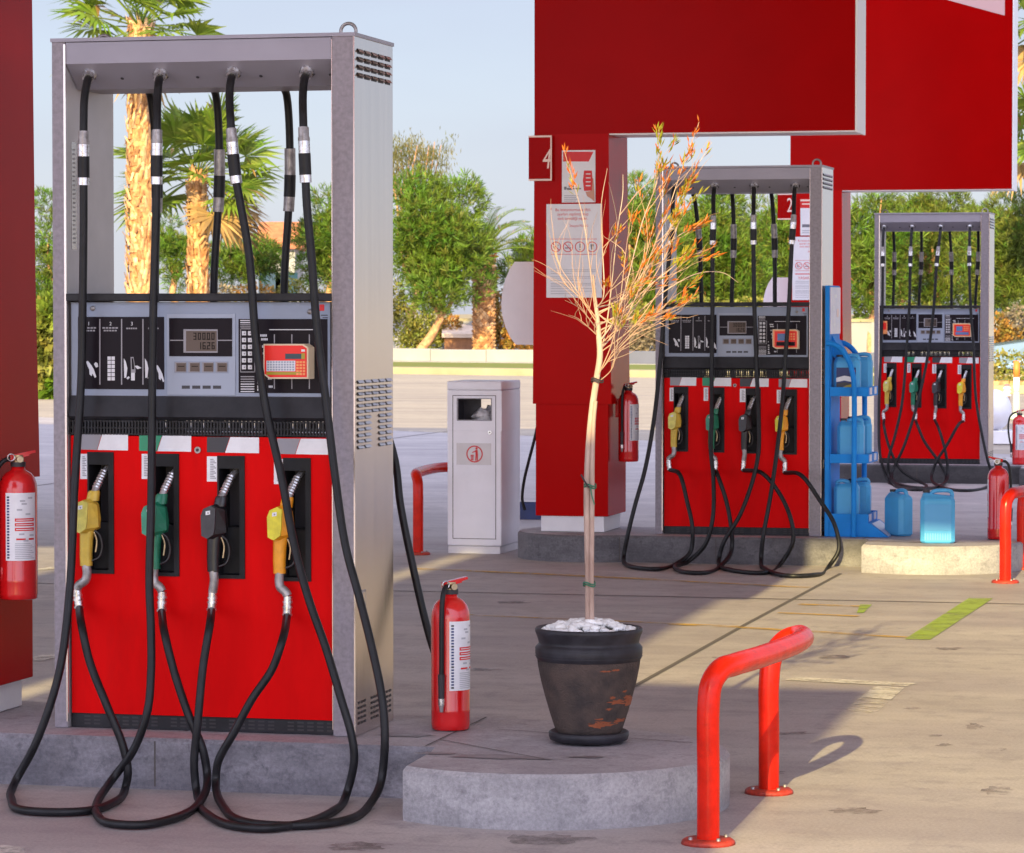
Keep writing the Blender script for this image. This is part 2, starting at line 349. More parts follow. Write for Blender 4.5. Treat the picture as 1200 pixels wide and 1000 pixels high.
    def ring(s, c, r0, r1, mat, ux=(1, 0, 0), uz=(0, 0, 1), n=24):
        ux, uz, c = Vector(ux), Vector(uz), Vector(c); vs = []
        for r in (r0, r1): vs += [c + ux * (r * math.cos(2 * math.pi * j / n)) + uz * (r * math.sin(2 * math.pi * j / n)) for j in range(n)]
        s.add(vs, [(j, (j + 1) % n, n + (j + 1) % n, n + j) for j in range(n)], mat)
    def disc(s, c, r, mat, ux=(1, 0, 0), uz=(0, 0, 1), n=20):
        ux, uz, c = Vector(ux), Vector(uz), Vector(c)
        s.add([c + ux * (r * math.cos(2 * math.pi * j / n)) + uz * (r * math.sin(2 * math.pi * j / n)) for j in range(n)], [tuple(range(n))], mat)
    def build(s, name, parent=None, bevel=0.0):
        me = bpy.data.meshes.new(name); me.from_pydata([tuple(v) for v in s.v], [], s.f)
        for k in s.mats: me.materials.append(MATS[k])
        me.polygons.foreach_set('material_index', s.m); me.polygons.foreach_set('use_smooth', s.sm); me.update()
        o = bpy.data.objects.new(name, me); COL.objects.link(o)
        if parent: o.parent = parent
        if bevel:
            bv = o.modifiers.new('bevel', 'BEVEL'); bv.width = bevel; bv.segments = 2; bv.limit_method = 'ANGLE'; bv.angle_limit = R(50); bv.harden_normals = False
        return o
def tag(o, label=None, cat=None, group=None, kind=None):
    if label: o['label'] = label
    if cat: o['category'] = cat
    if group: o['group'] = group
    if kind: o['kind'] = kind
    return o
def thing(name, label, cat, pos=(0, 0, 0), rz=0.0, group=None):
    o = bpy.data.objects.new(name, None); COL.objects.link(o); o.empty_display_size = 0.2
    o.location = pos; o.rotation_euler = (0, 0, rz); return tag(o, label, cat, group)
def copy_tree(o, parent=None):
    c = o.copy(); COL.objects.link(c); c.parent = parent
    for ch in [x for x in bpy.data.objects if x.parent == o]: copy_tree(ch, c)
    return c
# ------------------------------------------------------------------ fuel dispensers
YF = 0.02                                    # plane of the red doors and console
def D(px, py, y=YF): return loc(px, py, y)
def dquad(mb, x0, y0, x1, y1, m, y=YF - 0.0015):
    a, b, c, d = D(x0, y1, y), D(x1, y1, y), D(x1, y0, y), D(x0, y0, y)
    mb.quad((a[0], y, a[1]), (b[0], y, b[1]), (c[0], y, c[1]), (d[0], y, d[1]), m)
def dpoly(mb, pts, m, y=YF - 0.0015):
    vs = []
    for p in pts: a = D(p[0], p[1], y); vs.append((a[0], y, a[1]))
    mb.add(vs, [tuple(range(len(vs)))], m)
def dtext(mb, s, px, py, size, m, y=YF - 0.0016, sx=1.0, shear=0.0):
    a = D(px, py, y); mb.text(s, (a[0], y, a[1]), size, m, sx=sx, shear=shear)
def slot_grid(mb, yc, z0, cols, rows, w, h, gx, gz, x):     # louvres on the outer right side (plane x)
    for i in range(cols):
        for j in range(rows):
            y = yc + (i - (cols - 1) / 2) * gx; z = z0 + j * gz
            mb.quad((x + .0008, y - w / 2, z), (x + .0008, y + w / 2, z), (x + .0008, y + w / 2, z + h), (x + .0008, y - w / 2, z + h), 'gasket')
            mb.add([(x + .001, y - w / 2, z + h), (x + .001, y + w / 2, z + h), (x + .009, y + w / 2, z + h * .35), (x + .009, y - w / 2, z + h * .35)], [(0, 1, 2, 3)], 'steel_brushed')
XL, XR = 0.045, W - 0.075
BAYS = [(103.5, 530, 133.5, 672), (180, 532, 210, 675), (255.5, 534.5, 287, 678), (332.5, 537, 364.5, 681)]
NOZ = [(101.5, 663, -1, 'yellow'), (181, 667, 1, 'green'), (250.5, 670, -.25, 'black'), (328, 672, 1, 'amber')]
def bay_rect(b):
    a, c = D(b[0], b[3]), D(b[2], b[1]); return a[0], c[0], a[1], c[1]
def build_dispenser_body(root):
    # side panels (two posts each with a zinc front)
    for x0, x1 in ((0, XL), (XR, W)):
        p = MB(); out = x1 > .5
        p.box(x0, x1, 0, DP, 0.0, HT - .012, 'steel_brushed' if out else 'steel_inner', fm='zinc_post')
        p.quad((x0, DP + .0006, 0), (x1, DP + .0006, 0), (x1, DP + .0006, HT - .013), (x0, DP + .0006, HT - .013), 'zinc_post')
        p.box(x1 - .004 if not out else x0 - .003, x1 + .003 if not out else x0, -.002, .004, 0.02, HT - .02, 'steel_brushed')
        if out:
            p.box(x1 - .004, x1 + .001, -.002, .003, 0.0, HT - .013, 'steel_brushed')
            slot_grid(p, DP / 2, 2.155, 5, 4, .062, .017, .081, .026, x1)
            for rows, cols in ((range(6), (0, 1, 2, 3, 4)), (range(6, 12), (0, 1, 3, 4))):
                for j in rows:
                    z = 1.155 - j * .0195
                    for i in cols:
                        y = DP / 2 + (i - 2) * .083
                        p.quad((x1 + .0008, y - .033, z), (x1 + .0008, y + .033, z), (x1 + .0008, y + .033, z + .012), (x1 + .0008, y - .033, z + .012), 'gasket')
                        p.quad((x1 + .001, y - .033, z + .012), (x1 + .001, y + .033, z + .012), (x1 + .008, y + .033, z + .003), (x1 + .008, y - .033, z + .003), 'steel_brushed')
            for g in (0.075, 0.225, 0.375):
                for i in range(3):
                    for j in range(5):
                        y, z = g + (i - 1) * .034, .035 + j * .017
                        p.quad((x1 + .001, y - .012, z), (x1 + .001, y + .012, z), (x1 + .001, y + .012, z + .008), (x1 + .001, y - .012, z + .008), 'gasket')
            p.box(x1, x1 + .0015, .075, .12, .42, .475, 'dull_metal'); p.box(x1 + .0015, x1 + .002, .082, .113, .428, .466, 'steel_brushed')
        else:                                     # rating strip on the inner face
            p.quad((x1 + .001, .055, 1.60), (x1 + .001, .10, 1.60), (x1 + .001, .10, 1.96), (x1 + .001, .055, 1.96), 'steel_brushed')
            for j in range(22):
                z = 1.62 + j * .0148
                p.quad((x1 + .0014, .066, z), (x1 + .0014, .09, z), (x1 + .0014, .09, z + .006), (x1 + .0014, .066, z + .006), 'dull_metal')
        p.build('side_panel', root)
    # header with a sloped underside both ways
    h = MB(); zt = HT - .014
    zf = D(240, 72, 0)[1]; zs = D(240, 103, .11)[1]
    h.prism([(0.003, zt), (0.003, zf), (.11, zs), (DP - .11, zs), (DP - .003, zf), (DP - .003, zt)], XL + .0035, XR - .0035, 'grey_metal')
    for x, z in ((.135, 1), (.40, 1), (.62, 1), (.86, 1)):
        h.disc((x + .09, .062, zf - (zf - zs) * .55 - .004), .006, 'gasket', uz=(0, .75, -.62))
    h.box(-.004, W + .004, -.005, DP + .005, HT - .012, HT, 'grey_metal')
    h.build('header', root)
    for x, y in ((W - .05, .10), (.05, DP - .1)):
        r = MB(); pts = [(x + .026 * math.cos(a), y, HT + .012 + .026 * math.sin(a)) for a in [i * math.pi / 9 for i in range(-2, 12)]]
        r.tube(pts, .006, 'dull_metal', 8); r.build('lifting_ring', root)
    # console
    zr = D(240, 344)[1]; zc = D(240, 353)[1]; zb = D(240, 466)[1]; zg = D(240, 489)[1]; zl = D(240, 512)[1]
    c = MB()
    c.box(XL + .004, XR - .004, YF, DP - YF, zb, zc - .003, 'gasket')
    ax, bx = D(83.5, 400)[0], D(387, 400)[0]
    c.box(ax, bx, YF - .001, YF + .004, zb + .004, zc - .004, 'console_grey', bev=.0015)
    x1, x2 = D(196, 400)[0], D(276, 400)[0]
    c.box(x1, x2, YF - .004, YF - .0005, zb + .008, D(236, 368)[1], 'console_pale', bev=.001)
    c.box(ax, bx, DP - YF, DP - YF + .004, zb + .004, zc - .004, 'console_grey')
    for i in range(4): dquad(c, 213 + i * 12.2, 452, 222.5 + i * 12.2, 455.8, 'label_black', YF - .0048)
    k0 = D(205, 437); k1 = D(268, 424)
    for px, py in ((109, 361.5), (363.5, 365.5)):
        q = D(px, py); c.lathe([(0, 0), (.0085, 0), (.0085, .004), (0, .004)], (0, 0, 0), 'dull_metal', 16)
        for v in c.v[-64:]: v.x, v.y, v.z = q[0] + v.x, YF - .001 - v.z, q[1] + v.y
    dquad(c, 374.5, 357, 380, 364.5, 'poster_red', YF - .002); dquad(c, 376, 369, 384, 370.2, 'label_black', YF - .002); dquad(c, 378, 372, 384, 373, 'label_black', YF - .002)
    console = c.build('console', root)
    rail = MB(); rail.box(XL + .002, XR - .002, -.006, DP + .006, zc, zr, 'black_plastic', bev=.003); rail.build('hose_rail', root)
    # instruction panel
    y = YF - .003
    def plate(mb, x0, y0, x1, y1, m='display_black', yy=YF - .0025):
        a, b = D(x0, y1), D(x1, y0); mb.box(a[0], b[0], yy, YF - .0008, a[1], b[1], m)
    g = MB(); plate(g, 92, 371.5, 192.5, 456)
    yy = YF - .0032
    for px in (117, 142.5, 167.5): dquad(g, px - .7, 374, px + .7, 451, 'print_dim', yy)
    for i, px in enumerate((104, 129.5, 154.5, 180)):
        dtext(g, str(i + 1), px, 381.5, .017, 'print_white', yy)
        for j, (w_, yy0) in enumerate(((9.5, 383.6), (8, 386.8)) if i < 2 else ((6.5, 384.2),)):
            for q in range(5): dquad(g, px - w_ + q * w_ * .4, yy0, px - w_ + q * w_ * .4 + w_ * .31, yy0 + 1.7, 'print_dim', yy)
    def hand(px, py, s=1.0, fl=1):
        dpoly(g, [(px - 5 * s, py - 8), (px - 3 * s, py - 9), (px + 1 * s, py - 4), (px + 4 * s, py + 1), (px + 7 * s, py + 10), (px + 5 * s, py + 11), (px + 3 * s, py + 7), (px + 2 * s, py + 6), (px + 1.5 * s, py + 9), (px - 1 * s, py + 7), (px - 1.5 * s, py + 1), (px - 3.5 * s, py - 3)], 'print_white', yy)
    hand(106, 432); dpoly(g, [(110, 427), (112, 424.5), (114.5, 426), (115, 430), (112.5, 431)], 'print_white', yy); hand(187, 437, .8)
    for i in range(2):
        for j in range(6): dquad(g, 126 + i * 4.6, 418 + j * 4.8, 129.9 + i * 4.6, 422 + j * 4.8, 'print_white', yy)
    for px in (145, 169.7):
        dpoly(g, [(px, 420), (px + 2.5, 424), (px + 4.3, 432), (px + 3, 442), (px + 1.6, 443), (px + .6, 443)], 'print_white', yy)
        dpoly(g, [(px + 3, 443), (px + 6, 441), (px + 7, 443), (px + 4.6, 445)], 'print_white', yy)
    dpoly(g, [(153, 418.5), (156.5, 418.5), (158.8, 434), (158.8, 437), (153.5, 437)], 'print_dim', yy); dpoly(g, [(154.2, 420), (156, 420), (157.6, 433), (154.6, 433)], 'display_black', yy - .0004)
    dquad(g, 153.6, 437, 158, 446, 'print_white', yy - .0003); dpoly(g, [(157.5, 429), (161, 428.5), (166, 431.5), (161, 432.8)], 'print_white', yy)
    g.build('instruction_panel', root)
    # display
    d = MB(); plate(d, 199, 373, 272.5, 417.6, yy=YF - .006); y5 = YF - .0068
    dquad(d, 199.2, 398.4, 272.3, 399.6, 'print_dim', y5); 
    a, b = D(216, 413.5), D(256, 386); d.box(a[0], b[0], YF - .009, YF - .006, a[1], b[1], 'label_grey', bev=.001)
    dquad(d, 218, 388, 254, 411.8, 'lcd', YF - .0095)
    SEG = {'0': 'abcdef', '1': 'bc', '2': 'abged', '3': 'abgcd', '6': 'afgedc'}
    def seven(ch, px, py, w, h):
        t = 1.2
        box = {'a': (0, 0, w, t), 'g': (0, h / 2 - t / 2, w, h / 2 + t / 2), 'd': (0, h - t, w, h), 'f': (0, 0, t, h / 2), 'b': (w - t, 0, w, h / 2), 'e': (0, h / 2, t, h), 'c': (w - t, h / 2, w, h)}
        for s in SEG[ch]:
            x0, y0, x1, y1 = box[s]; dquad(d, px + x0, py + y0, px + x1, py + y1, 'lcd_segment', YF - .0099)
    for i, ch in enumerate('30000'): seven(ch, 226.5 + i * 5.3, 390, 3.7, 8.4)
    for i, ch in enumerate('1626'): seven(ch, 232 + i * 5.3, 401.2, 3.7, 8.4)
    dquad(d, 242, 397.4, 243, 398.4, 'lcd_segment', YF - .0099); dquad(d, 242, 408.8, 243, 409.8, 'lcd_segment', YF - .0099)
    d.build('price_display', root)
    k = MB(); a, b2 = D(204.8, 437.2), D(268.2, 423.8); k.box(a[0], b2[0], YF - .0052, YF - .0042, a[1], b2[1], 'console_grey')
    for i in range(4):
        x = 205.5 + i * 16; a, b = D(x, 436.5), D(x + 13.5, 424.5); k.box(a[0], b[0], YF - .0075, YF - .0042, a[1], b[1], 'label_grey', bev=.001)
        dquad(k, x + 1.2, 425.7, x + 12.3, 435.5, 'lcd', YF - .008)
        dquad(k, x + 3, 429, x + 10.5, 430, 'lcd_segment', YF - .0084)
    k.build('unit_price_display', root)
    # keypad panel
    e = MB(); plate(e, 280, 374, 384, 460.5)
    for j in range(4): dquad(e, 281.5, 375.2 + j * 2.5, 295.5, 376.4 + j * 2.5, 'print_white' if j < 2 else 'print_dim', yy)
    for j in range(7): dquad(e, 282, 441 + j * 2.9, 298, 442.2 + j * 2.9, 'print_dim' if j < 3 else 'print_white', yy)
    for x0, y0, x1, y1 in ((281.5, 385, 299, 386), (281.5, 435.6, 299, 436.6), (281.5, 385, 282.4, 436.6), (298.1, 385, 299, 436.6)): dquad(e, x0, y0, x1, y1, 'print_dim', yy)
    for i in range(2):
        for j in range(6):
            a, b = D(284 + i * 7, 393.2 + j * 7.95), D(288.8 + i * 7, 388.2 + j * 7.95); e.box(a[0], b[0], YF - .005, YF - .0025, a[1], b[1], 'print_white', bev=.0008)
            dquad(e, 285.6 + i * 7, 390 + j * 7.95, 287.3 + i * 7, 391.7 + j * 7.95, 'print_dim', YF - .0054)
    for (px, py, w_) in ((305, 392, 9), (306, 396.5, 8.5), (307, 405, 4), (308, 413, 5), (310, 417, 3), (309.5, 421.5, 4), (301.5, 430.5, 2.5), (301.5, 438, 4), (301.5, 442.5, 3.8), (301.5, 447, 4.3), (301.5, 452, 4), (301.5, 455.5, 6), (314, 442.5, 6), (315, 452, 5)):
        for q in range(max(1, int(w_ / 1.6))): dquad(e, px + q * 1.6, py, px + q * 1.6 + 1.2, py + 2.6, 'print_white', yy)
    dquad(e, 315.5, 386, 370, 387, 'print_white', yy)
    for px in (321.5, 342, 362.5): dquad(e, px - .6, 392, px + .6, 456, 'print_dim', yy)
    e.build('keypad', root)
    # black band, ventilation grille with an open gap behind
    b = MB()
    b.prism([(YF, zb + .002), (YF - .012, zg), (YF, zg - .012), (.10, zg - .012), (.10, zb + .002)], XL + .004, XR - .004, 'black_plastic')
    b.prism([(DP - .10, zb + .002), (DP - .10, zg - .012), (DP - YF, zg - .012), (DP - YF, zb + .002)], XL + .004, XR - .004, 'black_plastic')
    b.box(XL + .004, XR - .004, .10, DP - .10, zg + .01, zb, 'black_plastic')
    b.build('splash_band', root)
    v = MB(); n = 84; x0, x1 = XL + .006, XR - .006; zt2, zm = zg - .013, zl + .012
    for i in range(n):
        x = x0 + (x1 - x0) * i / (n - 1)
        v.box(x - .0028, x + .0028, YF - .004, YF + .008, zl + .004, zt2, 'black_plastic')
    for z in (zl + .004, zl + .024, zt2 - .006): v.box(x0, x1, YF - .001, YF + .005, z, z + .006, 'black_plastic')
    n = 61
    for i in range(n):
        x = x0 + (x1 - x0) * i / (n - 1)
        v.box(x - .0035, x + .0035, DP - YF - .008, DP - YF + .004, zl + .004, zt2, 'black_plastic')
    v.box(x0, x1, DP - YF - .005, DP - YF, zl + .004, zl + .012, 'black_plastic')
    v.box(x0, x0 + .22, .15, .16, zl + .002, zt2, 'black_plastic'); v.box(x0 + .30, x0 + .36, .15, .16, zl + .002, zt2, 'black_plastic'); v.box(x0 + .62, x0 + .70, .2, .21, zl + .002, zt2, 'black_plastic')
    v.build('grille', root)
    # red doors with four recessed bays
    z0 = .048; z1 = zl; xa, xb = XL + .008, XR - .006
    p = MB(); rects = [bay_rect(q) for q in BAYS]
    zlo, zhi = min(q[2] for q in rects) , max(q[3] for q in rects)
    xs = [xa]
    for q in rects: xs += [q[0], q[1]]
    xs.append(xb)
    p.box(xa, xb, YF, YF + .06, z0, zlo, 'red_panel'); p.box(xa, xb, YF, YF + .06, zhi, z1, 'red_panel')
    for i in range(0, len(xs), 2): p.box(xs[i], xs[i + 1], YF, YF + .06, zlo, zhi, 'red_panel')
    for q in rects:
        if q[2] > zlo + 1e-4: p.box(q[0], q[1], YF, YF + .06, zlo, q[2], 'red_panel')
        if q[3] < zhi - 1e-4: p.box(q[0], q[1], YF, YF + .06, q[3], zhi, 'red_panel')
    p.box(xa, xb, DP - .08, DP - YF, z0, z1, 'red_panel')
    p.box(xa + .01, xb - .01, .16, DP - .08, z0, z1 - .004, 'gasket')
    for (px, col) in ((95, 'label_grey'), (163, 'label_green'), (242.5, 'label_black'), (325, 'label_grey')):
        o_ = (px - 95) * 20 / 325
        y0, y1 = 509 + o_ * .35, 527.5 + o_ * .35; wd = 55 if px < 160 else 61
        dpoly(p, [(px, y0), (px + wd * .44, y0 + .2), (px + wd * .34, y1), (px, y1 - .5)], col)
        dpoly(p, [(px + wd * .45, y0 + .2), (px + wd, y0 + .6), (px + wd, y1 + .6), (px + wd * .35, y1)], 'label_white')
    for (px, py, wd) in ((94, 532, 8.5), (166, 532, 9.5), (242.5, 535, 12.5), (321, 538, 11.5)):
        dquad(p, px, py, px + wd, py + 29.5, 'label_white')
        for j in range(12): dquad(p, px + wd * .3, py + 3 + j * 2, px + wd * (.62 + .12 * ((j * 7) % 3)), py + 4.1 + j * 2, 'label_grey', YF - .002)
    for px, py in ((232, 527.5),):
        q = D(px, py); p.cyl((q[0], YF - .006, q[1]), (q[0], YF, q[1]), .011, 'dull_metal', 16); p.cyl((q[0], YF - .0085, q[1]), (q[0], YF - .006, q[1]), .005, 'gasket', 10)
    p.build('red_door', root)
    for q in rects:
        t = MB(); w_ = .012
        t.box(q[0], q[0] + w_ * .5, YF - .006, .15, q[2], q[3], 'bay_black'); t.box(q[1] - w_ * 1.5, q[1], YF - .006, .15, q[2], q[3], 'bay_black')
        t.box(q[0] + w_ * .5, q[1] - w_ * 1.5, YF - .006, .15, q[3] - .042, q[3], 'bay_black'); t.box(q[0] + w_ * .5, q[1] - w_ * 1.5, YF - .006, .15, q[2], q[2] + .012, 'bay_black')
        t.box(q[0] + w_ * .5, q[1] - w_ * 1.5, .125, .15, q[2] + .012, q[3] - .042, 'gasket')
        t.box(q[0] + w_ * .5, q[1] - w_ * 1.5, .05, .125, q[2] + .012, q[2] + .17, 'bay_black', bev=.004)
        t.build('nozzle_bay', root)
    pl = MB(); pl.box(XL + .004, XR - .004, YF + .006, DP - YF - .006, 0.0, z0 - .002, 'black_plastic')
    for i in range(26):
        if i % 6 in (2,) : continue
        for j in range(3):
            x = XL + .05 + i * .034; z = .010 + j * .012
            pl.quad((x, YF + .005, z), (x + .022, YF + .005, z), (x + .022, YF + .005, z + .006), (x, YF + .005, z + .006), 'gasket')
    pl.build('plinth', root)
S = .00284
def build_nozzle(root, i):
    gx, gy, side, kind = NOZ[i]; q = D(gx, gy, -.02)
    def P(dx, dz, y): return Vector((q[0] + dx * S, y, q[1] + dz * S))
    body = {'yellow': 'nozzle_yellow', 'green': 'nozzle_green', 'black': 'nozzle_black', 'amber': 'nozzle_amber'}[kind]
    cov = {'yellow': 'nozzle_yellow_cover', 'green': 'nozzle_green_cover', 'black': 'nozzle_black_cover', 'amber': 'nozzle_lime_cover'}[kind]
    n = MB()
    # grip
    def sect(dx, dz, w, d, y):
        return [P(dx + w * sx, dz, y + d * sy) for sx, sy in ((-.5, -.3), (-.3, -.5), (.3, -.5), (.5, -.3), (.5, .3), (.3, .5), (-.3, .5), (-.5, .3))]
    n.loft([sect(0, 0, 13, .032, -.022), sect(-.3, 14, 13.2, .034, -.022), sect(.3, 30, 14, .036, -.022), sect(1.5, 44, 16, .04, -.02)], body)
    # head: cover in front, body behind
    cover = [(-7.2, 74), (2, 78), (8.2, 75), (7, 52), (5.6, 44), (-2.5, 38.5), (-9.6, 42), (-10.4, 66)]
    mid = [(-4, 76), (5, 79), (14.6, 72), (16, 55), (16.5, 46), (6, 38.6), (-3, 39), (-6, 66)]
    back = [(0, 77), (6, 80), (13.6, 72), (16, 56), (15, 44), (7, 39.5), (0, 41), (-1, 66)]
    rc = [P(a * .97 - .2, 58 + (b - 58) * .97, -.066) for a, b in cover]; r0 = [P(a, b, -.058) for a, b in cover]; r1 = [P(a, b, -.03) for a, b in mid]; r2 = [P(a, b, -.004) for a, b in back]
    n.loft([r0, r1, r2], body, smooth=False)
    n.loft([sect(7, 76, 14, .03, -.014), sect(8.5, 86, 13, .03, -.012), sect(9, 88, 11, .026, -.011)], body)
    # guard and lever
    n.tube([P(8, 43, -.02), P(15, 36, -.012), P(17.5, 22, -.006), P(14, 10, -.008), P(6, 6, -.016)], .0042, 'nozzle_black', 8, sub=4)
    n.tube([P(9, 40, -.02), P(12, 30, -.014), P(10.5, 16, -.014)], .0036, 'brass', 8, sub=3)
    nz = n.build('nozzle', root)
    c = MB(); c.loft([rc[::1], [p + Vector((0, .0085, 0)) for p in r0]], cov, smooth=False)
    c.disc(P(-1, 69, -.0668), .0075, 'label_white', n=14) if kind == 'green' else c.quad(P(-4, 66.5, -.0668), P(1.5, 67.5, -.0668), P(1.5, 72, -.0668), P(-4, 71, -.0668), 'label_white')
    c.disc(P(-1, 69, -.0672), .003, 'label_grey', n=10)
    c.build('cover', nz)
    s = MB(); s.tube([P(9, 86, -.012), P(13, 101, .01), P(17.5, 113, .04), P(21, 120, .075)], lambda t: .0125 - .003 * t, 'dull_metal', 10, sub=5)
    for t in range(7):
        a = P(10.2 + t * .9, 91 + t * 3.0, -.006 + t * .0052); s.cyl(a, a + Vector((.0012, .002, .0042)), .0142, 'silver', 12)
    s.build('spout', nz)
    w = MB()
    if side < -.5: pts = [(0, 1), (1, -9), (-1, -17), (-9, -23), (-12, -28)]; cp = [(-12, -28), (-10.5, -38), (-9, -50)]
    elif side > .5: pts = [(0, 1), (-.5, -9), (1, -16), (7, -21), (10, -26)]; cp = [(10, -26), (9.5, -37), (9, -49)]
    else: pts = [(0, 1), (1, -9), (0, -18), (-1, -24)]; cp = [(-1, -24), (-1.5, -34), (-2.5, -45)]
    w.tube([P(a, b, -.024) for a, b in pts], .0150, 'dull_metal', 12, sub=4)
    w.tube([P(a, b, -.024) for a, b in cp], .0145, 'silver', 12, sub=3)
    for t in (.25, .5, .9):
        a = P(cp[0][0] + (cp[2][0] - cp[0][0]) * t, cp[0][1] + (cp[2][1] - cp[0][1]) * t, -.024); w.cyl(a, a - Vector((0, 0, .007)), .0168, 'silver', 12)
    w.build('swivel', nz)
    e = P(cp[2][0], cp[2][1], -.024)
    return e
HR = 0.0135
def hose_points(pts, k, off=0.0, r=HR):
    out = []
    for p in pts:
        px, py = p[0], p[1]
        if len(p) > 2:
            x, z = loc(px, py, p[2], k); out.append(Vector((x, p[2], z))); continue
        y = -.05 - off
        for _ in range(3):
            x, z = loc(px, py, y, k)
            y = -.05 - off - (.22 * min(1, max(0, (1.0 - z) / .9)) if z < 1 else 0)
        if z < -IH + r + .002:
            x, y = locg(px, py, -IH + r + .002, k); z = -IH + r + .002
            y = min(y, -.30)
        out.append(Vector((x, y, z)))
    return out
def path_slice(P, z0, z1):     # piece of a falling path between two heights
    i0 = next(i for i, p in enumerate(P) if p.z < z0); i1 = next(i for i, p in enumerate(P) if p.z < z1)
    def lerp(i, z): a, b = P[i - 1], P[i]; return a + (b - a) * ((a.z - z) / (a.z - b.z))
    return [lerp(i0, z0)] + P[i0:i1] + [lerp(i1, z1)]
def build_hose(root, k, pts, end, off=0.0, zc=(1.988, 1.905, 1.835, 1.81), label=None):
    P = hose_points(pts, k, off)
    a = P[0]
    if end is not None: P = P[:-1] + [end]
    Q = catmull([a + Vector((.004, .028, .03))] + P, 7)
    h = MB(); h.tube(Q, HR, 'black_rubber', 10); ho = h.build('hose', root)
    o = MB(); d = (Q[11] - Q[6]).normalized(); q0 = Q[7] - d * .012
    o.tube([q0 - d * .02, q0 + d * .012], .030, 'gasket', 16); o.tube([q0 + d * .012, q0 + d * .03, q0 + d * .032, q0 + d * .055], lambda t: .0235 if t < .5 else .0195, 'silver', 16)
    o.build('outlet', ho)
    b = MB(); z0, z1, z2, z3 = zc; zm = (z0 + z1) / 2
    b.tube(path_slice(Q, z0, zm + .006), .0175, 'dull_metal', 12); b.tube(path_slice(Q, zm + .006, z1), .0188, 'silver', 12)
    b.tube(path_slice(Q, z1, z2), .0200, 'black_rubber', 12); b.tube(path_slice(Q, z2, z3), .0192, 'silver', 12)
    b.tube(path_slice(Q, zm + .01, zm - .002), .0195, 'dull_metal', 12)
    b.build('breakaway_coupling', ho)
    return ho
def build_rear_hose(root, k, top, low, loop, end):   # top/low: pixel points seen through the opening
    yb = DP + .03
    x0, z0 = loc(*top, yb - .05, k); x1, z1 = loc(*low, yb, k)
    Q = [Vector((x0, DP - .07, z0 + .03)), Vector((x0, DP - .02, z0)), Vector((x0 + (x1 - x0) * .4 + .006, yb, (z0 * .6 + z1 * .4))), Vector((x1, yb, z1)), Vector((x1, yb + .04, .9))]
    Q += [Vector(p) for p in loop] + [Vector(end)]
    Q = catmull(Q, 7); h = MB(); h.tube(Q, HR, 'black_rubber', 9); ho = h.build('hose', root)
    b = MB(); b.tube(path_slice(Q, 1.95, 1.86), .019, 'dull_metal', 12); b.tube(path_slice(Q, 1.86, 1.785), .0200, 'black_rubber', 12); b.tube(path_slice(Q, 1.785, 1.735), .019, 'dull_metal', 12)
    b.build('breakaway_coupling', ho)

G3 = 'fuel dispensers in three rows'
near = thing('fuel_dispenser', 'large red and steel fuel dispenser in the foreground, nearest of the three', 'fuel dispenser', origin(0), -TH, G3)
build_dispenser_body(near)
ends = [build_nozzle(near, i) for i in range(4)]
disp = [near]
for lab in ('red and steel fuel dispenser in the middle row, beside the blue oil rack', 'small distant fuel dispenser at the far right, with two orange card terminals'):
    disp.append(copy_tree(near))
    disp[-1]['label'] = lab
for k in (1, 2): disp[k].location = origin(k)
# card terminals fixed to the consoles
def terminal(root, k, px, py, w, h, flip=False, near_=False):
    t = MB()
    def q(u, v, y): x, z = loc(px + u * w, py + v * h, YF - .004, k); return (x, y, z)
    yb, yf = YF - .004, YF - .05
    out = [(0, 0), (.80, 0), (.90, .10), (.90, 1), (.12, 1), (0, .88)]
    front = [q(*p, yf) for p in out]; back = [q(p[0] + (.03 if near_ else 0), p[1], yb) for p in out]
    t.loft([back, [Vector(p) + Vector((0, .006, 0)) for p in front]], 'terminal_cream', smooth=False); t.loft([[Vector(p) + Vector((0, .006, 0)) for p in front], [(q(.45 + (p[0] - .45) * .985, .5 + (p[1] - .5) * .985, yf)) for p in out]], 'terminal_cream', smooth=False)
    face = [(.03, .045), (.78, .045), (.865, .13), (.865, .95), (.14, .95), (.03, .85)]
    t.add([q(*p, yf - .001) for p in face], [tuple(range(6))], 'terminal_red' if near_ else 'terminal_orange')
    def r(x0, y0, x1, y1, m, d=.002):
        t.quad(q(x0, y1, yf - d), q(x1, y1, yf - d), q(x1, y0, yf - d), q(x0, y0, yf - d), m)
    if near_:
        r(.44, .28, .76, .43, 'terminal_screen'); r(.76, .27, .83, .43, 'terminal_olive')
        r(.76, .16, .83, .22, 'label_white')
        r(.07, .48, .64, .78, 'label_white'); r(.07, .80, .75, .88, 'terminal_olive')
        for i in range(10):
            for j in range(4): r(.085 + i * .055, .495 + j * .072, .125 + i * .055, .545 + j * .072, 'console_pale', .003)
        for i in range(3):
            for j in range(5): r(.66 + i * .064, .49 + j * .085, .71 + i * .064, .55 + j * .085, 'terminal_orange', .003)
    else:
        r(.08, .10, .84, .90, 'terminal_red'); r(.18, .22, .48, .58, 'terminal_blue', .003); r(.14, .64, .78, .84, 'terminal_blue' if k == 2 else 'display_black', .003)
        for i in range(3):
            for j in range(3): r(.54 + i * .09, .2 + j * .13, .6 + i * .09, .28 + j * .13, 'terminal_orange', .003)
    t.build('card_terminal', root)
terminal(near, 0, 313.5, 403, 59, 41, near_=True)
terminal(disp[1], 1, 906.5, 386, 34, 23)
terminal(disp[2], 2, 1117, 379, 24, 16)
t = MB()
x, z = loc(1037.3, 384, YF, 2); t.box(x - .022, x + .022, YF - .03, YF, z - .06, z + .06, 'terminal_orange', bev=.006); t.box(x - .015, x + .015, YF - .032, YF - .03, z - .02, z + .045, 'terminal_red'); t.build('card_reader', disp[2])

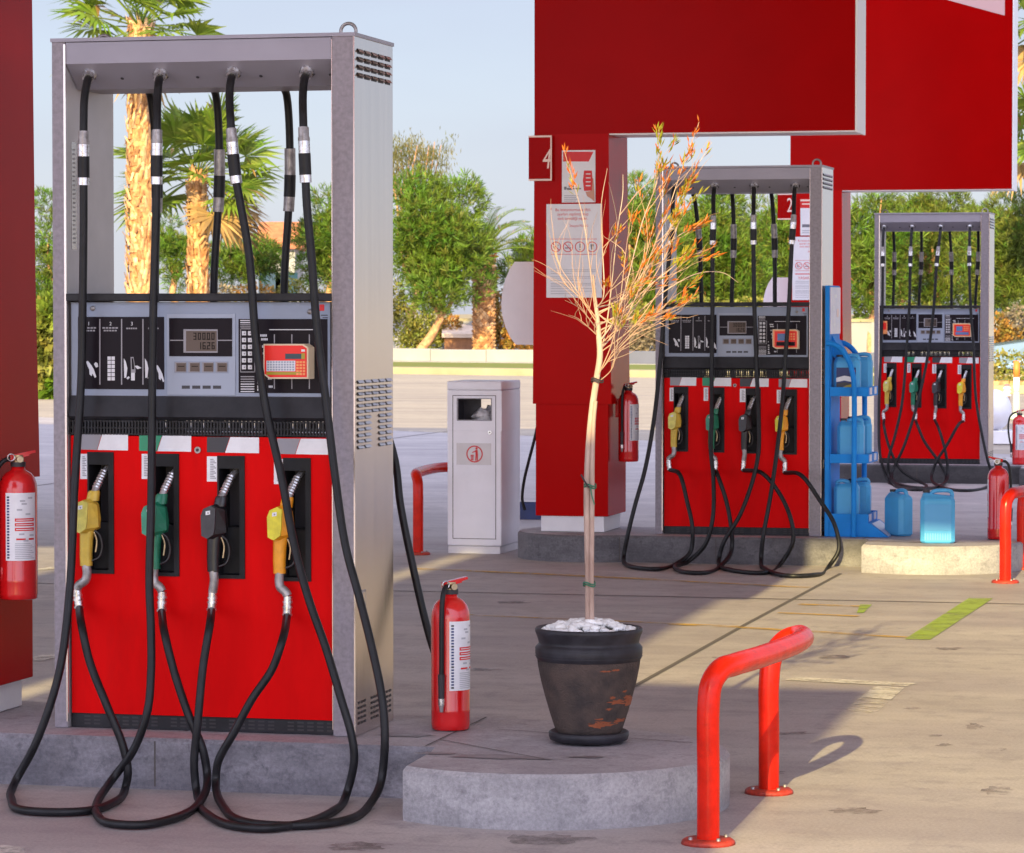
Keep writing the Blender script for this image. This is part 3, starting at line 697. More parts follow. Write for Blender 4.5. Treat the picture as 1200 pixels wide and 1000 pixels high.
NEAR = [
 [(106, 85, .05), (102, 97, -.005), (99, 115, -.03), (98, 148), (98, 212), (98, 260), (97, 350), (95, 450), (88, 560), (81, 700), (69, 790), (42, 871), (18, 916), (13.5, 937), (24, 949), (60, 952), (102, 950.5), (132, 941), (147, 923), (150, 904), (144, 874), (126, 829), (105, 775), (96, 735), (93, 713)],
 [(189, 85, .05), (186, 97, -.005), (184.5, 115, -.03), (184, 150), (183.5, 212), (183, 250), (180, 350), (178.5, 450), (178, 520), (177, 600), (175, 680), (177, 740), (177, 790), (172.5, 835), (156, 880), (132, 913), (114, 940), (114, 955), (129, 965), (165, 967), (204, 959), (234, 940), (243, 910), (237, 877), (222, 841), (204, 787), (193.5, 745), (190, 715)],
 [(274, 83, .05), (270.5, 95, -.005), (269, 110, -.03), (270.5, 145), (276, 207), (281, 235), (292, 300), (300, 400), (312, 480), (330, 560), (345, 640), (361, 700), (382, 760), (400, 820), (412, 862), (415, 892), (406, 931), (388, 952), (355, 965), (310, 971), (274, 968), (244, 955), (230.5, 928), (227.5, 895), (232, 844), (238, 781), (245.5, 735), (249, 712)],
 [(360, 82, .05), (356.5, 95, -.005), (355, 110, -.03), (355.5, 146), (358, 208), (359.5, 240), (365, 300), (371, 380), (382, 470), (393, 560), (405, 640), (421, 700), (436, 760), (448, 820), (451, 868), (446.5, 916), (433, 943), (406, 961), (370, 966.5), (325, 967.5), (286, 963), (262, 946), (253, 916), (256, 892), (274, 859), (295, 820), (319, 784), (331, 750), (334, 722)]]
MID = [
 [(791, 217, .05), (789.5, 224, -.01), (788.5, 232, -.03), (788, 258), (785.5, 290), (781.6, 326), (779, 357), (776, 396), (774, 420), (767, 487), (756, 550), (744, 593), (735, 630), (731, 652), (733, 661), (747, 665.5), (767, 667), (794, 660), (809, 647), (811.5, 620), (805, 587), (797, 557), (795, 548)],
 [(837.5, 217, .05), (836.5, 224, -.01), (836, 233, -.03), (836, 253), (835, 297), (835, 357), (834, 440), (834, 490), (833, 528), (836, 560), (835, 609), (826, 639), (807.5, 657.6), (792, 663), (793, 667.5), (806, 671), (821, 671.5), (845, 663), (857.5, 644), (857, 620), (851, 587), (841, 557), (838, 548)],
 [(884, 217, .05), (883.5, 224, -.01), (883.2, 233, -.03), (883, 253), (883, 297), (884, 357), (887, 440), (889, 490), (889, 528), (883, 560), (867, 604), (848, 636), (842.6, 655), (856, 668), (891, 671.5), (915.5, 660), (929, 636), (927.6, 612), (915.5, 582), (895, 556), (888, 547)],
 [(932, 217, .05), (931, 224, -.01), (930.5, 233, -.03), (930, 255), (928, 284), (924.6, 357), (919, 440), (917, 470), (910, 533), (902, 587), (894, 631), (892, 656), (897, 667), (926, 675), (953, 674), (972, 663), (983, 644), (977.6, 614), (961, 587), (940, 558), (932, 549)]]
FAR = [
 [(1036, 265.5, .05), (1035.5, 270, -.01), (1035, 276, -.03), (1034.7, 287.5), (1034, 359), (1032, 422), (1030, 483), (1032, 537), (1040, 561), (1058, 572), (1078, 574), (1086, 570), (1076, 564), (1056, 551), (1042, 524), (1036, 500), (1034, 490)],
 [(1069, 265.5, .05), (1068.5, 270, -.01), (1068, 276, -.03), (1067, 299), (1065.6, 359), (1062, 415), (1057, 473), (1049, 510), (1041, 540), (1042, 558), (1058, 569), (1085, 572), (1106, 567), (1108, 556), (1100, 541), (1083, 517), (1075, 498), (1072.6, 490)],
 [(1102.6, 265, .05), (1102, 270, -.01), (1101.5, 276, -.03), (1098, 306), (1094, 363), (1088, 412), (1076, 470), (1059, 524), (1046, 552), (1050, 568), (1072, 574), (1100, 570), (1111, 555), (1108, 530), (1101, 505), (1098, 493)],
 [(1136.6, 265, .05), (1136.5, 270, -.01), (1136.3, 276, -.03), (1136, 317), (1138, 370), (1140.6, 402), (1144, 470), (1157, 537.6), (1162, 555), (1156, 571), (1130, 575), (1104, 571), (1092, 556), (1098, 540), (1110, 521), (1123, 498), (1127, 489)]]
def swivel_ends(k): return ends
for k, H in enumerate((NEAR, MID, FAR)):
    for i, pts in enumerate(H):
        build_hose(disp[k], k, pts, ends[i], off=.012 * i)
RT = [[((176, 112), (182, 340)), ((253, 112), (250.5, 342)), ((336, 112), (333, 342))],
      [((814, 234), (822, 352)), ((858, 228), (857.5, 353)), ((904, 228), (908, 354))],
      [((1047, 272), (1046.7, 356)), ((1079.6, 271), (1077, 356)), ((1112.7, 270), (1115, 356)), ((1146.3, 271), (1143, 356))]]
for k in range(3):
    for i, (a, b) in enumerate(RT[k]):
        xx = .12 + .2 * i
        build_rear_hose(disp[k], k, a, b, [(xx + .02, DP + .20, .25), (xx + .1, DP + .34, -.10), (xx + .22, DP + .40, -.155), (xx + .25, DP + .30, -.05), (xx + .16, DP + .16, .35)], (xx + .1, DP + .01, .5))
# the nearest dispenser's last rear hose swings out past its right side
h = MB(); yy = DP + .12
pts = [Vector((.92, DP - .05, 2.14)), Vector((.925, DP + .03, 1.7)), Vector((.95, DP + .05, 1.2))]
for px, py in ((463, 540), (469, 590), (484, 665), (503, 745), (521, 800)):
    x, z = loc(px, py, yy); pts.append(Vector((x, yy, z)))
x, z = loc(531, 845, DP + .22); pts += [Vector((x, DP + .22, z)), Vector((x + .01, DP + .32, -.08)), Vector((x - .05, DP + .40, -.155)), Vector((1.1, DP + .45, -.155)), Vector((.85, DP + .40, -.155)), Vector((.72, DP + .22, .1)), Vector((.74, DP + .01, .5))]
h.tube(pts, HR, 'black_rubber', 10, sub=7); h.build('hose', near)
# ------------------------------------------------------------------ islands
YC = 0.225
def island_outline():
    pts = []
    cl, rl, cr, rr, hw = -.45, .48, 1.70, .58, .405
    a = math.asin(hw / rl)
    for i in range(57): t = -a - (2 * math.pi - 2 * a) * i / 56; pts.append((cl + rl * math.cos(t), YC + rl * math.sin(t)))
    pts += [(1.335, YC + hw), (1.62, YC + hw - .02)]       # back edge, then the round block of the far end
    for i in range(65): t = R(72) - R(72 + 124) * i / 64; pts.append((1.72 + .59 * math.cos(t), -.14 + .59 * math.sin(t)))
    pts += [(1.375, -.30), (1.36, YC - hw)]
    return pts[::-1]
def inset(poly, d):
    n = len(poly); out = []
    for i in range(n):
        a, b, c = Vector(poly[i - 1]), Vector(poly[i]), Vector(poly[(i + 1) % n])
        e = (b - a).normalized() + (c - b).normalized(); e.normalize(); out.append((b.x - e.y * d, b.y + e.x * d))
    return out
def make_island(k, label, hide=False):
    o = thing('concrete_island', label, 'kerb island', origin(k), -TH, 'raised islands under the dispensers')
    P = island_outline(); P1 = inset(P, .012)
    area = sum(P[i - 1][0] * P[i][1] - P[i][0] * P[i - 1][1] for i in range(len(P)))
    if area < 0: P = P[::-1]; P1 = inset(P, .012)
    f = MB(); n = len(P)
    rings = [[Vector((x, y, z)) for x, y in q] for q, z in ((P, -IH), (P, -.016), (P1, -.002))]
    f.loft(rings, ('island_face', 'island_face_shade_mid', 'island_face_shade_far')[k], smooth=False, cap=False)
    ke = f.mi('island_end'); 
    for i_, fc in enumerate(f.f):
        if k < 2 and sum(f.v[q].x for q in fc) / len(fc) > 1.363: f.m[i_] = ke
    for x in (-.19, .42):
        f.box(x - .0025, x + .0025, YC - .405 - .0015, YC - .39, -IH + .01, -.012, 'joint')
    f.build('kerb_face', o)
    t = MB(); t.add([(x, y, -.002) for x, y in P1], [tuple(range(n))], 'island_top')
    for a, b in (((1.335, YC - .39), (1.335, YC + .39)), ((1.335, .0), (1.80, -.40)), ((1.45, .30), (2.15, .12))):
        d = (Vector(b) - Vector(a)).normalized(); w = Vector((-d.y, d.x)) * .003
        t.add([(a[0] + w.x, a[1] + w.y, .0008), (a[0] - w.x, a[1] - w.y, .0008), (b[0] - w.x, b[1] - w.y, .0008), (b[0] + w.x, b[1] + w.y, .0008)], [(0, 1, 2, 3)], 'joint')
    rs = random.Random(k + 4)
    for sx, sy, rx, ry in ((1.63, -.36, .19, .05), (1.42, -.33, .07, .03), (1.20, .08, .10, .05), (1.9, -.30, .06, .03), (-.5, -.1, .1, .05)):
        t.add([(sx + rx * math.cos(a) * w_ + .3 * ry * math.sin(3 * a), sy + ry * math.sin(a) * w_, .0004) for a, w_ in [(j * math.pi / 12, rs.uniform(.6, 1.15)) for j in range(24)]], [tuple(range(24))], 'wet_stain')
    t.build('paved_top', o)
    return o
make_island(0, 'grey concrete kerb island carrying the foreground dispenser and the plant pot')
make_island(1, 'concrete kerb island carrying the middle dispenser and the red column numbered 4')
make_island(2, 'far concrete kerb island in deep shade under the smallest dispenser')

# ------------------------------------------------------------------ red portal columns
CX0, CX1, CY0, CY1 = -.78, -.31, .03, .57
PZ, PT = 2.50, 5.755
def portal(k, label, shift=0.0, top=PT, full=True):
    o = thing('portal_column', label, 'column', origin(k) + U * shift, -TH, 'red portal columns beside the dispensers')
    m = MB(); m.box(CX0 + .03, CX1 - .03, CY0 + .02, CY1 - .03, 0.0, .102, 'white_plinth', bev=.004); m.build('plinth', o)
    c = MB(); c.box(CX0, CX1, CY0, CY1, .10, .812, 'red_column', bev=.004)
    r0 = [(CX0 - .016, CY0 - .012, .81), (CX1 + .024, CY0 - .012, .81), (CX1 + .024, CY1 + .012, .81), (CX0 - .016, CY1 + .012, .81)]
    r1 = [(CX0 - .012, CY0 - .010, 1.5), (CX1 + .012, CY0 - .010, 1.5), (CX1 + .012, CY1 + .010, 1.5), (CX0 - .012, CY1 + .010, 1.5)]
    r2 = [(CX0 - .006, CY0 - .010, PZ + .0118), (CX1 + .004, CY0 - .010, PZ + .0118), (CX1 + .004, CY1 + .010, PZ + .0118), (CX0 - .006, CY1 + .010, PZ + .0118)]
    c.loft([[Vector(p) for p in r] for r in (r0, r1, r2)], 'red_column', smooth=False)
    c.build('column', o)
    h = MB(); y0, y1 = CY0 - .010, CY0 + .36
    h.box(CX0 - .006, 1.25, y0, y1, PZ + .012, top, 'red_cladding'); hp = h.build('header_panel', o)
    w = MB(); w.box(1.25, 1.262, y0 - .003, y1 + .003, PZ, top, 'white_frame'); w.box(CX1 + .006, 1.25, y0 + .006, y1 - .004, PZ + .003, PZ + .012, 'white_frame'); w.build('end_trim', hp)
    return o, hp
por0, _ = portal(0, 'dark red column cut off by the left edge, with an extinguisher on its side')
por1, _ = portal(1, 'red portal column numbered 4 with white notices, behind the sapling')
por2, hp2 = portal(2, 'far red portal column numbered 2, with the wide dark red header at upper right')
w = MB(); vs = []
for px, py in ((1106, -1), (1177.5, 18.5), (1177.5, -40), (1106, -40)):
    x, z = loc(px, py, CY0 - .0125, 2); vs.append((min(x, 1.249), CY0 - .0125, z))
w.add(vs, [(0, 1, 2, 3)], 'reflection_pink'); w.build('painted_reflection', hp2)  # sky reflection on the glossy header, painted as a pale wedge
def kpoly(mb, k, pts, y, m): mb.add([(lambda q: (q[0], y, q[1]))(loc(px, py, y, k)) for px, py in pts], [tuple(range(len(pts)))], m)
def kq(mb, k, x0, y0, x1, y1, y, m): kpoly(mb, k, [(x0, y1), (x1, y1), (x1, y0), (x0, y0)], y, m)
def number_sign(root, k, x0, y0, x1, y1, ch, tx, ty, size, shear):
    m = MB(); a, b = loc(x0, y1, -.02, k), loc(x1, y0, -.02, k); y = -.02
    m.box(a[0], b[0], y, CY0 - .011, a[1], b[1], 'red_cladding')
    t = (b[0] - a[0]) * .055
    m.box(a[0], b[0], y - .002, y, b[1] - t * 1.3, b[1] + .001, 'sign_cream'); m.box(a[0], b[0], y - .002, y, a[1] - .001, a[1] + t * 1.3, 'sign_cream'); m.box(b[0] - t, b[0] + .001, y - .002, y, a[1] + t * 1.3, b[1] - t * 1.3, 'sign_cream')
    q = loc(tx, ty, y, k); m.text(ch, (q[0], y - .002, q[1]), size, 'sign_cream', sx=.62, shear=shear)
    m.build('number_sign', root)
number_sign(por1, 1, 619.5, 159, 646.5, 212, '4', 640, 197.5, .185, .12)
number_sign(por2, 2, 911.2, 227, 930, 257.5, '2', 925.5, 248.5, .185, .0)
YP = CY0 - .0175
def ptext(m, k, s, px, py, size, mt, sx=1.0, y=YP - .0008): q = loc(px, py, y, k); m.text(s, (q[0], y, q[1]), size, mt, sx=sx)
def picto(m, k, px, py, r, kind, y=YP - .0008):
    q = loc(px, py, y, k); c = (q[0], y, q[1]); m.ring(c, r * .84, r, 'poster_red')
    def ln(a, b, w, mt, d=.0):
        a, b = Vector(a), Vector(b); t = (b - a).normalized(); n = Vector((-t.y, t.x)) * w / 2
        m.add([(c[0] + p.x * r, y - d, c[2] + p.y * r) for p in (a + n, a - n, b - n, b + n)], [(0, 1, 2, 3)], mt)
    if kind == 'phone':
        ln((-.45, .1), (-.1, -.5), .25, 'poster_ink'); ln((.2, .5), (.5, .2), .2, 'poster_inkgrey'); ln((-.6, .62), (.6, -.62), .16, 'poster_red', .0004)
    if kind == 'smoke':
        ln((-.6, -.2), (.3, -.2), .2, 'poster_ink'); ln((.35, -.2), (.6, -.2), .2, 'poster_ink'); ln((-.1, .1), (.2, .5), .1, 'poster_inkgrey'); ln((.2, .05), (.45, .4), .1, 'poster_inkgrey'); ln((-.6, .62), (.6, -.62), .16, 'poster_red', .0004)
    if kind == 'bang':
        ln((0, .62), (0, -.2), .24, 'poster_ink'); ln((0, -.4), (0, -.62), .24, 'poster_ink')
    if kind == 'engine':
        ln((-.3, .3), (.3, .3), .4, 'poster_ink'); ln((-.1, .2), (0, -.5), .3, 'poster_ink')
# column 4: phone poster and safety notice
m = MB(); a, b = loc(658.5, 237.5, YP, 1), loc(697.5, 176, YP, 1); m.box(a[0], b[0], YP, CY0 - .0105, a[1], b[1], 'poster_white')
kpoly(m, 1, [(660, 178), (695.5, 178), (690, 189.5), (660, 189.5)], YP - .0008, 'poster_red')
kpoly(m, 1, [(684.5, 200), (693.5, 200), (694.5, 211), (693.5, 223.5), (684.5, 224), (683, 212)], YP - .0012, 'poster_red')
kpoly(m, 1, [(693, 207), (695.5, 210), (696.5, 225), (697, 237), (694, 234), (688, 230), (686, 225), (692, 224), (694, 215)], YP - .001, 'skin_print')
for i in range(4): kq(m, 1, 686.5, 203.5 + i * 4.6, 692, 204.6 + i * 4.6, YP - .0016, 'poster_white')
for x0, y0, x1, y1 in ((661, 219, 664, 222.5), (664.5, 220.5, 670, 222.8), (666.5, 217, 673, 219.5), (671, 220.5, 681, 222)): kq(m, 1, x0, y0, x1, y1, YP - .0008, 'poster_ink')
for i in range(4): kq(m, 1, 661, 229 + i * 2.1, 678 - 3 * (i % 2), 230 + i * 2.1, YP - .0008, 'poster_inkgrey')
m.build('phone_poster', por1)
def safety_notice(root, k, ox, oy, s, extra=False):
    def X(x): return ox + (x - 640) * s
    def Y(y): return oy + (y - 239) * s
    m = MB(); a, b = loc(X(640), Y(349), YP, k), loc(X(705), Y(239), YP, k); m.box(a[0], b[0], YP, CY0 - .0105, a[1], b[1], 'poster_white')
    ptext(m, k, '*', X(645.5), Y(248), .03, 'poster_red')
    for i, t in enumerate(('Bu istasyonumuzda ölçü', 'ayarları yapılmış olup', 'tank temizliği yapılır.')): ptext(m, k, t, X(671), Y(247.5 + i * 5.1), .0255, 'poster_red', .92)
    ptext(m, k, 'İstasyon Müdürü', X(678), Y(266), .022, 'poster_red', .8)
    for y in (280.3, 298.2): kq(m, k, X(645), Y(y - .3), X(699), Y(y + .3), YP - .0008, 'poster_red')
    for i, kd in enumerate(('phone', 'smoke', 'bang', 'engine')): picto(m, k, X(651.2 + i * 14.1), Y(289.5), .0335, kd)
    if extra:
        ptext(m, k, 'YASAK', X(660), Y(313), .036, 'poster_red'); ptext(m, k, 'YASAK', X(688), Y(313), .036, 'poster_red')
        kq(m, k, X(645), Y(303), X(699), Y(304.6), YP - .0008, 'poster_red')
    r = random.Random(3)
    for j, y in enumerate((316, 317.8, 320.3, 324, 325.8, 328.3, 332, 333.8, 335.6, 338, 341, 344)):
        kq(m, k, X(645), Y(y), X((645 + (53 if j % 3 != 2 else r.uniform(18, 46)))), Y(y + .75), YP - .0008, 'poster_inkgrey')
    m.build('safety_notice', root)
safety_notice(por1, 1, 640.3, 239, 1.0)
safety_notice(por2, 2, 928.5, 277.5, .675, True)
m = MB(); a, b = loc(937.5, 276, YP, 2), loc(966, 233, YP, 2); m.box(a[0], b[0], YP, CY0 - .0105, a[1], b[1], 'poster_red')
kq(m, 2, 938, 234, 965, 236, YP - .0008, 'sign_cream'); kq(m, 2, 940, 238.5, 964, 240, YP - .0008, 'sign_cream')
kq(m, 2, 938, 244, 966, 276, YP - .0008, 'poster_white'); kq(m, 2, 940, 263, 962, 266.5, YP - .0014, 'poster_ink')
for i in range(2): kq(m, 2, 940, 270 + i * 2.4, 960, 271.1 + i * 2.4, YP - .0014, 'poster_inkgrey')
m.build('red_poster', por2)

# canopy over the far islands; unseen portals and board behind, added for shade
AZ, EL = R(12.4), R(20.0)
q = Vector((-1.6, 4.92, 0)) - O0; v0 = q.dot(V)
can = thing('forecourt_canopy', 'flat canopy roof with pale soffit above the dispensers', 'canopy', origin(0), -TH)
m = MB(); m.box(-17, 15, v0, v0 + 19.3, PT + .004, PT + .10, 'canopy_soffit'); m.build('soffit', can)
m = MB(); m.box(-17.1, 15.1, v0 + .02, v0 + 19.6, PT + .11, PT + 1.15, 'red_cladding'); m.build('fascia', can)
pb, _ = portal(-1, 'unseen red portal column added behind the camera to cast shade, with a shade board', shift=.14, top=7.4)  # unseen, shifted and raised to shade the nearest row
po = origin(-1) + U * .14 + V * .1; xe = .655 + -math.tan(AZ) * (10.1 - 1.0); xb = (xe - po.x) / U.x
m = MB(); m.box(1.262, xb, CY0, CY0 + .12, 2.55, 4.62, 'red_cladding'); m.build('shade_board', pb)  # added board out of view, shades the kerb end and pot
portal(-1, 'second unseen red portal column, added to shade the left of the forecourt', shift=-2.05, top=7.4)  # another unseen portal, added to shade the ground at left

# ------------------------------------------------------------------ air cabinets beside the columns
def air_cabinet(k, label, hose=True):
    o = thing('air_cabinet', label, 'cabinet', wpt(k, -.98, .56, 0), -TH, 'pale rounded cabinets behind the columns')
    m = MB(); pts = [(640, 307), (604, 307), (598, 316), (593, 328), (589.5, 342), (588.2, 356), (589.5, 370), (593, 383), (598.5, 395), (605, 404), (640, 404.5)]
    poly = []
    for px, py in pts: x, z = loc(px, py, .50, 1); poly.append((x + .98, z))
    m.prism(poly, -.08, .16, 'white_paint', axis='y'); m.build('cabinet_shell', o, bevel=.008)
    m = MB(); p2 = []
    for px, py in ((621.5, 403.5), (640, 403.5), (640, 600), (633, 600), (631, 438), (626, 425)): x, z = loc(px, py, .50, 1); p2.append((x + .98, max(z, .0)))
    m.prism(p2, .0, .10, 'white_paint', axis='y'); m.build('post', o)
    if hose:
        m = MB(); pp = []
        for px, py in ((640, 462), (634, 480), (627, 512), (619, 543), (614.5, 562), (612, 585), (615, 598)):
            x, z = loc(px, py, .46, 1); pp.append((x + .98, -.10, z))
        m.tube(pp, .010, 'black_rubber', 8, sub=5); m.build('hose', o)
    return o
air_cabinet(1, 'pale rounded cabinet fixed behind the column numbered 4, above the litter bin')
air_cabinet(2, 'pale rounded cabinet seen through the middle dispenser, beside the column numbered 2', False)

# ------------------------------------------------------------------ fire extinguishers
def extinguisher(label, pos, la, ha, lever_a, out=0.0, bracket=None, up=.9, hr=1.0):
    o = thing('fire_extinguisher', label, 'fire extinguisher', pos, 0, 'red fire extinguishers')
    r = .065; m = MB()
    m.lathe([(0, .012), (.05, .012), (.058, .0), (.0635, .003), (r, .02), (r, .060), (.0657, .064), (r, .068), (r, .375), (.063, .395), (.056, .415), (.044, .43), (.030, .438), (.024, .442), (.022, .455), (0, .455)], (0, 0, 0), 'red_paint', 32)
    m.build('body', o)
    m = MB(); w = R(50); rl = r + .0006
    m.lathe([(rl, .135), (rl, .365)], (0, 0, 0), 'label_white', 20, a0=la - w, a1=la + w)
    def patch(a0, a1, z0, z1, mt, e=.0012): m.lathe([(r + e, z0), (r + e, z1)], (0, 0, 0), mt, 10, a0=la - w + 2 * w * a0, a1=la - w + 2 * w * a1)
    for z in (.236, .252, .268): patch(.30, .92, z, z + .011, 'poster_red')
    for z in (.236, .252, .268): patch(.34, .86, z + .004, z + .0065, 'label_white', .0016)
    patch(.34, .62, .205, .211, 'poster_red'); patch(.72, .92, .205, .211, 'poster_red')
    for j in range(9): patch(.30, .92 - .07 * (j % 3), .142 + j * .0062, .1445 + j * .0062, 'poster_inkgrey')
    for j in range(22): patch(.05, .13, .142 + j * .0098, .148 + j * .0098, 'deep_blue' if (j * 5) % 7 else 'label_black')
    for a, z in ((.45, .335), (.5, .325), (.36, .305), (.7, .345), (.62, .29), (.75, .218), (.42, .222), (.55, .2)): patch(a, a + .16, z, z + .006, 'poster_inkgrey')
    m.build('label', o)
    m = MB(); m.cyl((0, 0, .452), (0, 0, .468), .026, 'gasket', 16); m.cyl((0, 0, .466), (0, 0, .492), .019, 'brass', 14)
    d = Vector((math.cos(lever_a), math.sin(lever_a), 0)); s = Vector((-d.y, d.x, 0)); z = Vector((0, 0, 1))
    m.cyl(s * -.034 + z * .478, s * .040 + z * .478, .011, 'brass', 12); m.cyl(s * .028 + z * .478, s * .040 + z * .478, .017, 'silver', 14)
    m.tube([s * -.03 + d * -.03 + z * (.485) + (d * math.cos(t) + z * math.sin(t)) * .012 for t in [i * math.pi / 6 for i in range(13)]], .0022, 'silver', 6)
    m.build('valve', o)
    m = MB()
    for a, b, e in ((.485, up, .088), (.478, .25, .066)):
        p0 = d * -.028 + z * a; p1 = p0 + (d * math.cos(up if e > .1 else .22) + z * math.sin(up if e > .1 else .22)) * e
        for q0, q1, wd, th in ((p0, p1, .012, .0065 if e > .08 else .004),):
            n = (q1 - q0).normalized().cross(s).normalized() * th
            m.loft([[q0 + s * wd * .8 + n, q0 - s * wd * .8 + n, q0 - s * wd * .8 - n, q0 + s * wd * .8 - n], [q1 + s * wd + n * .7, q1 - s * wd + n * .7, q1 - s * wd - n * .7, q1 + s * wd - n * .7]], 'red_paint', smooth=False)
    m.build('handle', o)
    m = MB(); h = Vector((math.cos(ha), math.sin(ha), 0)); rr = r + .010 + out * .0
    P = [h * .012 + z * .478, h * .045 + z * .475, h * (.066 + out * .6) + z * .445, h * (rr + out) + z * .37, h * (rr + out * .8) + z * .26, h * (rr + .002) + z * .16]
    m.tube(P, .0085, 'black_rubber', 9, sub=6); m.tube([P[-1] + z * .03, P[-1], P[-1] - z * .05], lambda t: .012 - .002 * t, 'gasket', 9); ho = m.build('hose', o)
    m = MB(); p = P[-1] - z * .05; m.cyl(p, p - z * .022, .0105, 'silver', 10); m.cyl(p - z * .022, p - z * .045, .009, 'dull_metal', 10, .006); m.build('tip', ho)
    if bracket is not None:
        m = MB(); bd = Vector((math.cos(bracket), math.sin(bracket), 0)); bs = Vector((-bd.y, bd.x, 0))
        q0, q1 = bd * r - bs * .014, bd * (r + .02) + bs * .014
        M = Matrix.Rotation(bracket, 4, 'Z'); m.box(r - .004, r + .018, -.014, .014, .28, .40, 'red_paint', M=M); m.build('wall_bracket', o)
    return o
A = R
extinguisher('red extinguisher standing on the kerb between the foreground dispenser and the plant pot', ground(528, 854.5, IH), A(-42), A(-112), A(25), up=1.1)
p = wpt(0, -.225, .20, 0); d_ = ray(22, 700); tt = (p.y - EYE.y) / d_.y
z0 = (EYE + d_ * tt).z
extinguisher('red extinguisher hanging on the column at the left edge', at(22, 702, p.y - .03), A(-72), A(200), A(20), out=.008, bracket=A(165), up=.55)
extinguisher('red extinguisher hanging on the side of the column numbered 4', at(736.5, 541, wpt(1, -.25, .2, 0).y), A(-35), A(-125), A(30), bracket=A(165), up=1.0)
extinguisher('red extinguisher standing on the kerb behind the red guard rail at the right edge', ground(1169.5, 632, IH), A(150), A(-8), A(160), up=.75)
extinguisher('small distant extinguisher on the far kerb, cut by the right edge', ground(1194.5, 544.5, IH), A(-80), A(188), A(10), out=.03, up=.5)

# ------------------------------------------------------------------ litter bin
b0 = ground(524.3, 648.5); bw, bd, bh = .362, .50, 1.115
bn = thing('litter_bin', 'white metal litter bin with a rubbish pictogram, left of the red column', 'litter bin', b0, -TH)
m = MB(); oz0, oz1, ox0, ox1 = .865, 1.0, .07, .292
m.box(0, bw, 0, bd, .05, .80, 'white_paint', bev=.008)
M0 = 'white_paint'
for y0, y1 in ((.0, .012), (bd - .012, bd)):
    m.box(0, ox0, y0, y1, .795, bh - .06, M0); m.box(ox1, bw, y0, y1, .795, bh - .06, M0); m.box(ox0, ox1, y0, y1, .795, oz0, M0); m.box(ox0, ox1, y0, y1, oz1, bh - .06, M0)
m.box(0, .012, .012, bd - .012, .795, bh - .06, M0); m.box(bw - .012, bw, .012, bd - .012, .795, bh - .06, M0)
m.box(.012, bw - .012, .012, bd - .012, .84, .85, 'bin_dark'); m.box(.05, .17, .2, .22, .85, bh - .06, 'bin_dark'); m.box(.02, .06, .05, .2, .85, bh - .06, 'bin_dark')
m.box(-.003, bw + .003, -.003, bd + .003, bh - .06, bh, M0, bev=.012, seg=3)
for (xa, xb, za, zb) in ((.035, .325, 1.02, 1.024), (.035, .325, .095, .099), (.035, .039, .095, 1.024), (.321, .325, .095, 1.024)): m.box(xa, xb, -.0012, .0, za, zb, 'joint')
for (xa, xb, za, zb) in ((ox0 - .006, ox1 + .006, oz1, oz1 + .006), (ox0 - .006, ox1 + .006, oz0 - .006, oz0), (ox0 - .006, ox0, oz0, oz1), (ox1, ox1 + .006, oz0, oz1)): m.box(xa, xb, -.003, .0, za, zb, 'label_grey')
m.build('body', bn)
m = MB(); m.box(.004, bw - .010, .004, bd - .01, 0, .048, 'white_plinth', bev=.003); m.build('plinth', bn)
m = MB(); m.cyl((.285, -.008, .785), (.285, .0, .785), .013, 'silver', 14); m.cyl((.285, -.010, .785), (.285, -.008, .785), .005, 'gasket', 8); m.build('lock', bn)
m = MB(); m.box(.062, .292, -.003, .0, .575, .715, 'steel_inner'); c = (.183, -.0045, .645); m.ring(c, .047, .055, 'poster_red')
m.disc((.196, -.0045, .681), .008, 'poster_red', n=10)
for poly in ([(.188, .672), (.203, .672), (.206, .638), (.204, .602), (.197, .602), (.196, .636), (.194, .602), (.187, .602), (.189, .640)], [(.190, .668), (.190, .660), (.168, .652), (.166, .657)], [(.156, .640), (.178, .640), (.175, .604), (.159, .604)]): m.add([(x, -.0045, z) for x, z in poly], [tuple(range(len(poly)))], 'poster_red')
for i in range(3): m.add([(.161 + i * .006, -.005, .634), (.1625 + i * .006, -.005, .634), (.1625 + i * .006, -.005, .610), (.161 + i * .006, -.005, .610)], [(0, 1, 2, 3)], 'steel_inner')
m.build('pictogram_plate', bn)
m = MB(); m.sphere((.215, .12, .875), .075, 'bag_white', 10, (1, 1, .75), .016); m.sphere((.245, .2, .90), .06, 'bag_white', 9, (1, 1, .8), .015); m.build('rubbish_bag', bn)

# ------------------------------------------------------------------ guard rails
GR = 'red tubular guard rails at the island ends'
def guard(label, k, xa, ya, yb, sgn):
    o = thing('guard_rail', label, 'guard rail', wpt(k, xa, ya, -IH), -TH, GR)
    L = yb - ya; h = .515; s = sgn; m = MB()
    P = [(0, 0, .01), (0, 0, .2), (0, 0, h - .11), (s * .006, .012, h - .045), (s * .025, .045, h - .008), (s * .05, .13, h), (s * .085, L * .33, h), (s * .115, L * .58, h), (s * .130, L * .80, h), (s * .120, L * .95, h), (s * .085, L * 1.035, h - .004), (s * .045, L * 1.03, h - .02), (s * .01, L * 1.01, h - .07), (0, L, h - .15), (0, L, .2), (0, L, .01)]
    m.tube(P, .034, 'orange_red_paint', 16, sub=6); m.build('bent_tube', o)
    for y in (0, L):
        f = MB(); f.lathe([(0, .016), (.070, .016), (.078, .010), (.080, 0), (0, 0)], (0, y, 0), 'rail_flange_rust', 24)
        for a in range(4): f.lathe([(.006, .016), (.006, .024), (0, .024)], (.06 * math.cos(a * math.pi / 2 + .7), y + .06 * math.sin(a * math.pi / 2 + .7), 0), 'dull_metal', 6)
        f.build('base_flange', o)
    return o
a = locg(830, 989, -IH); b = locg(915, 930, -IH)
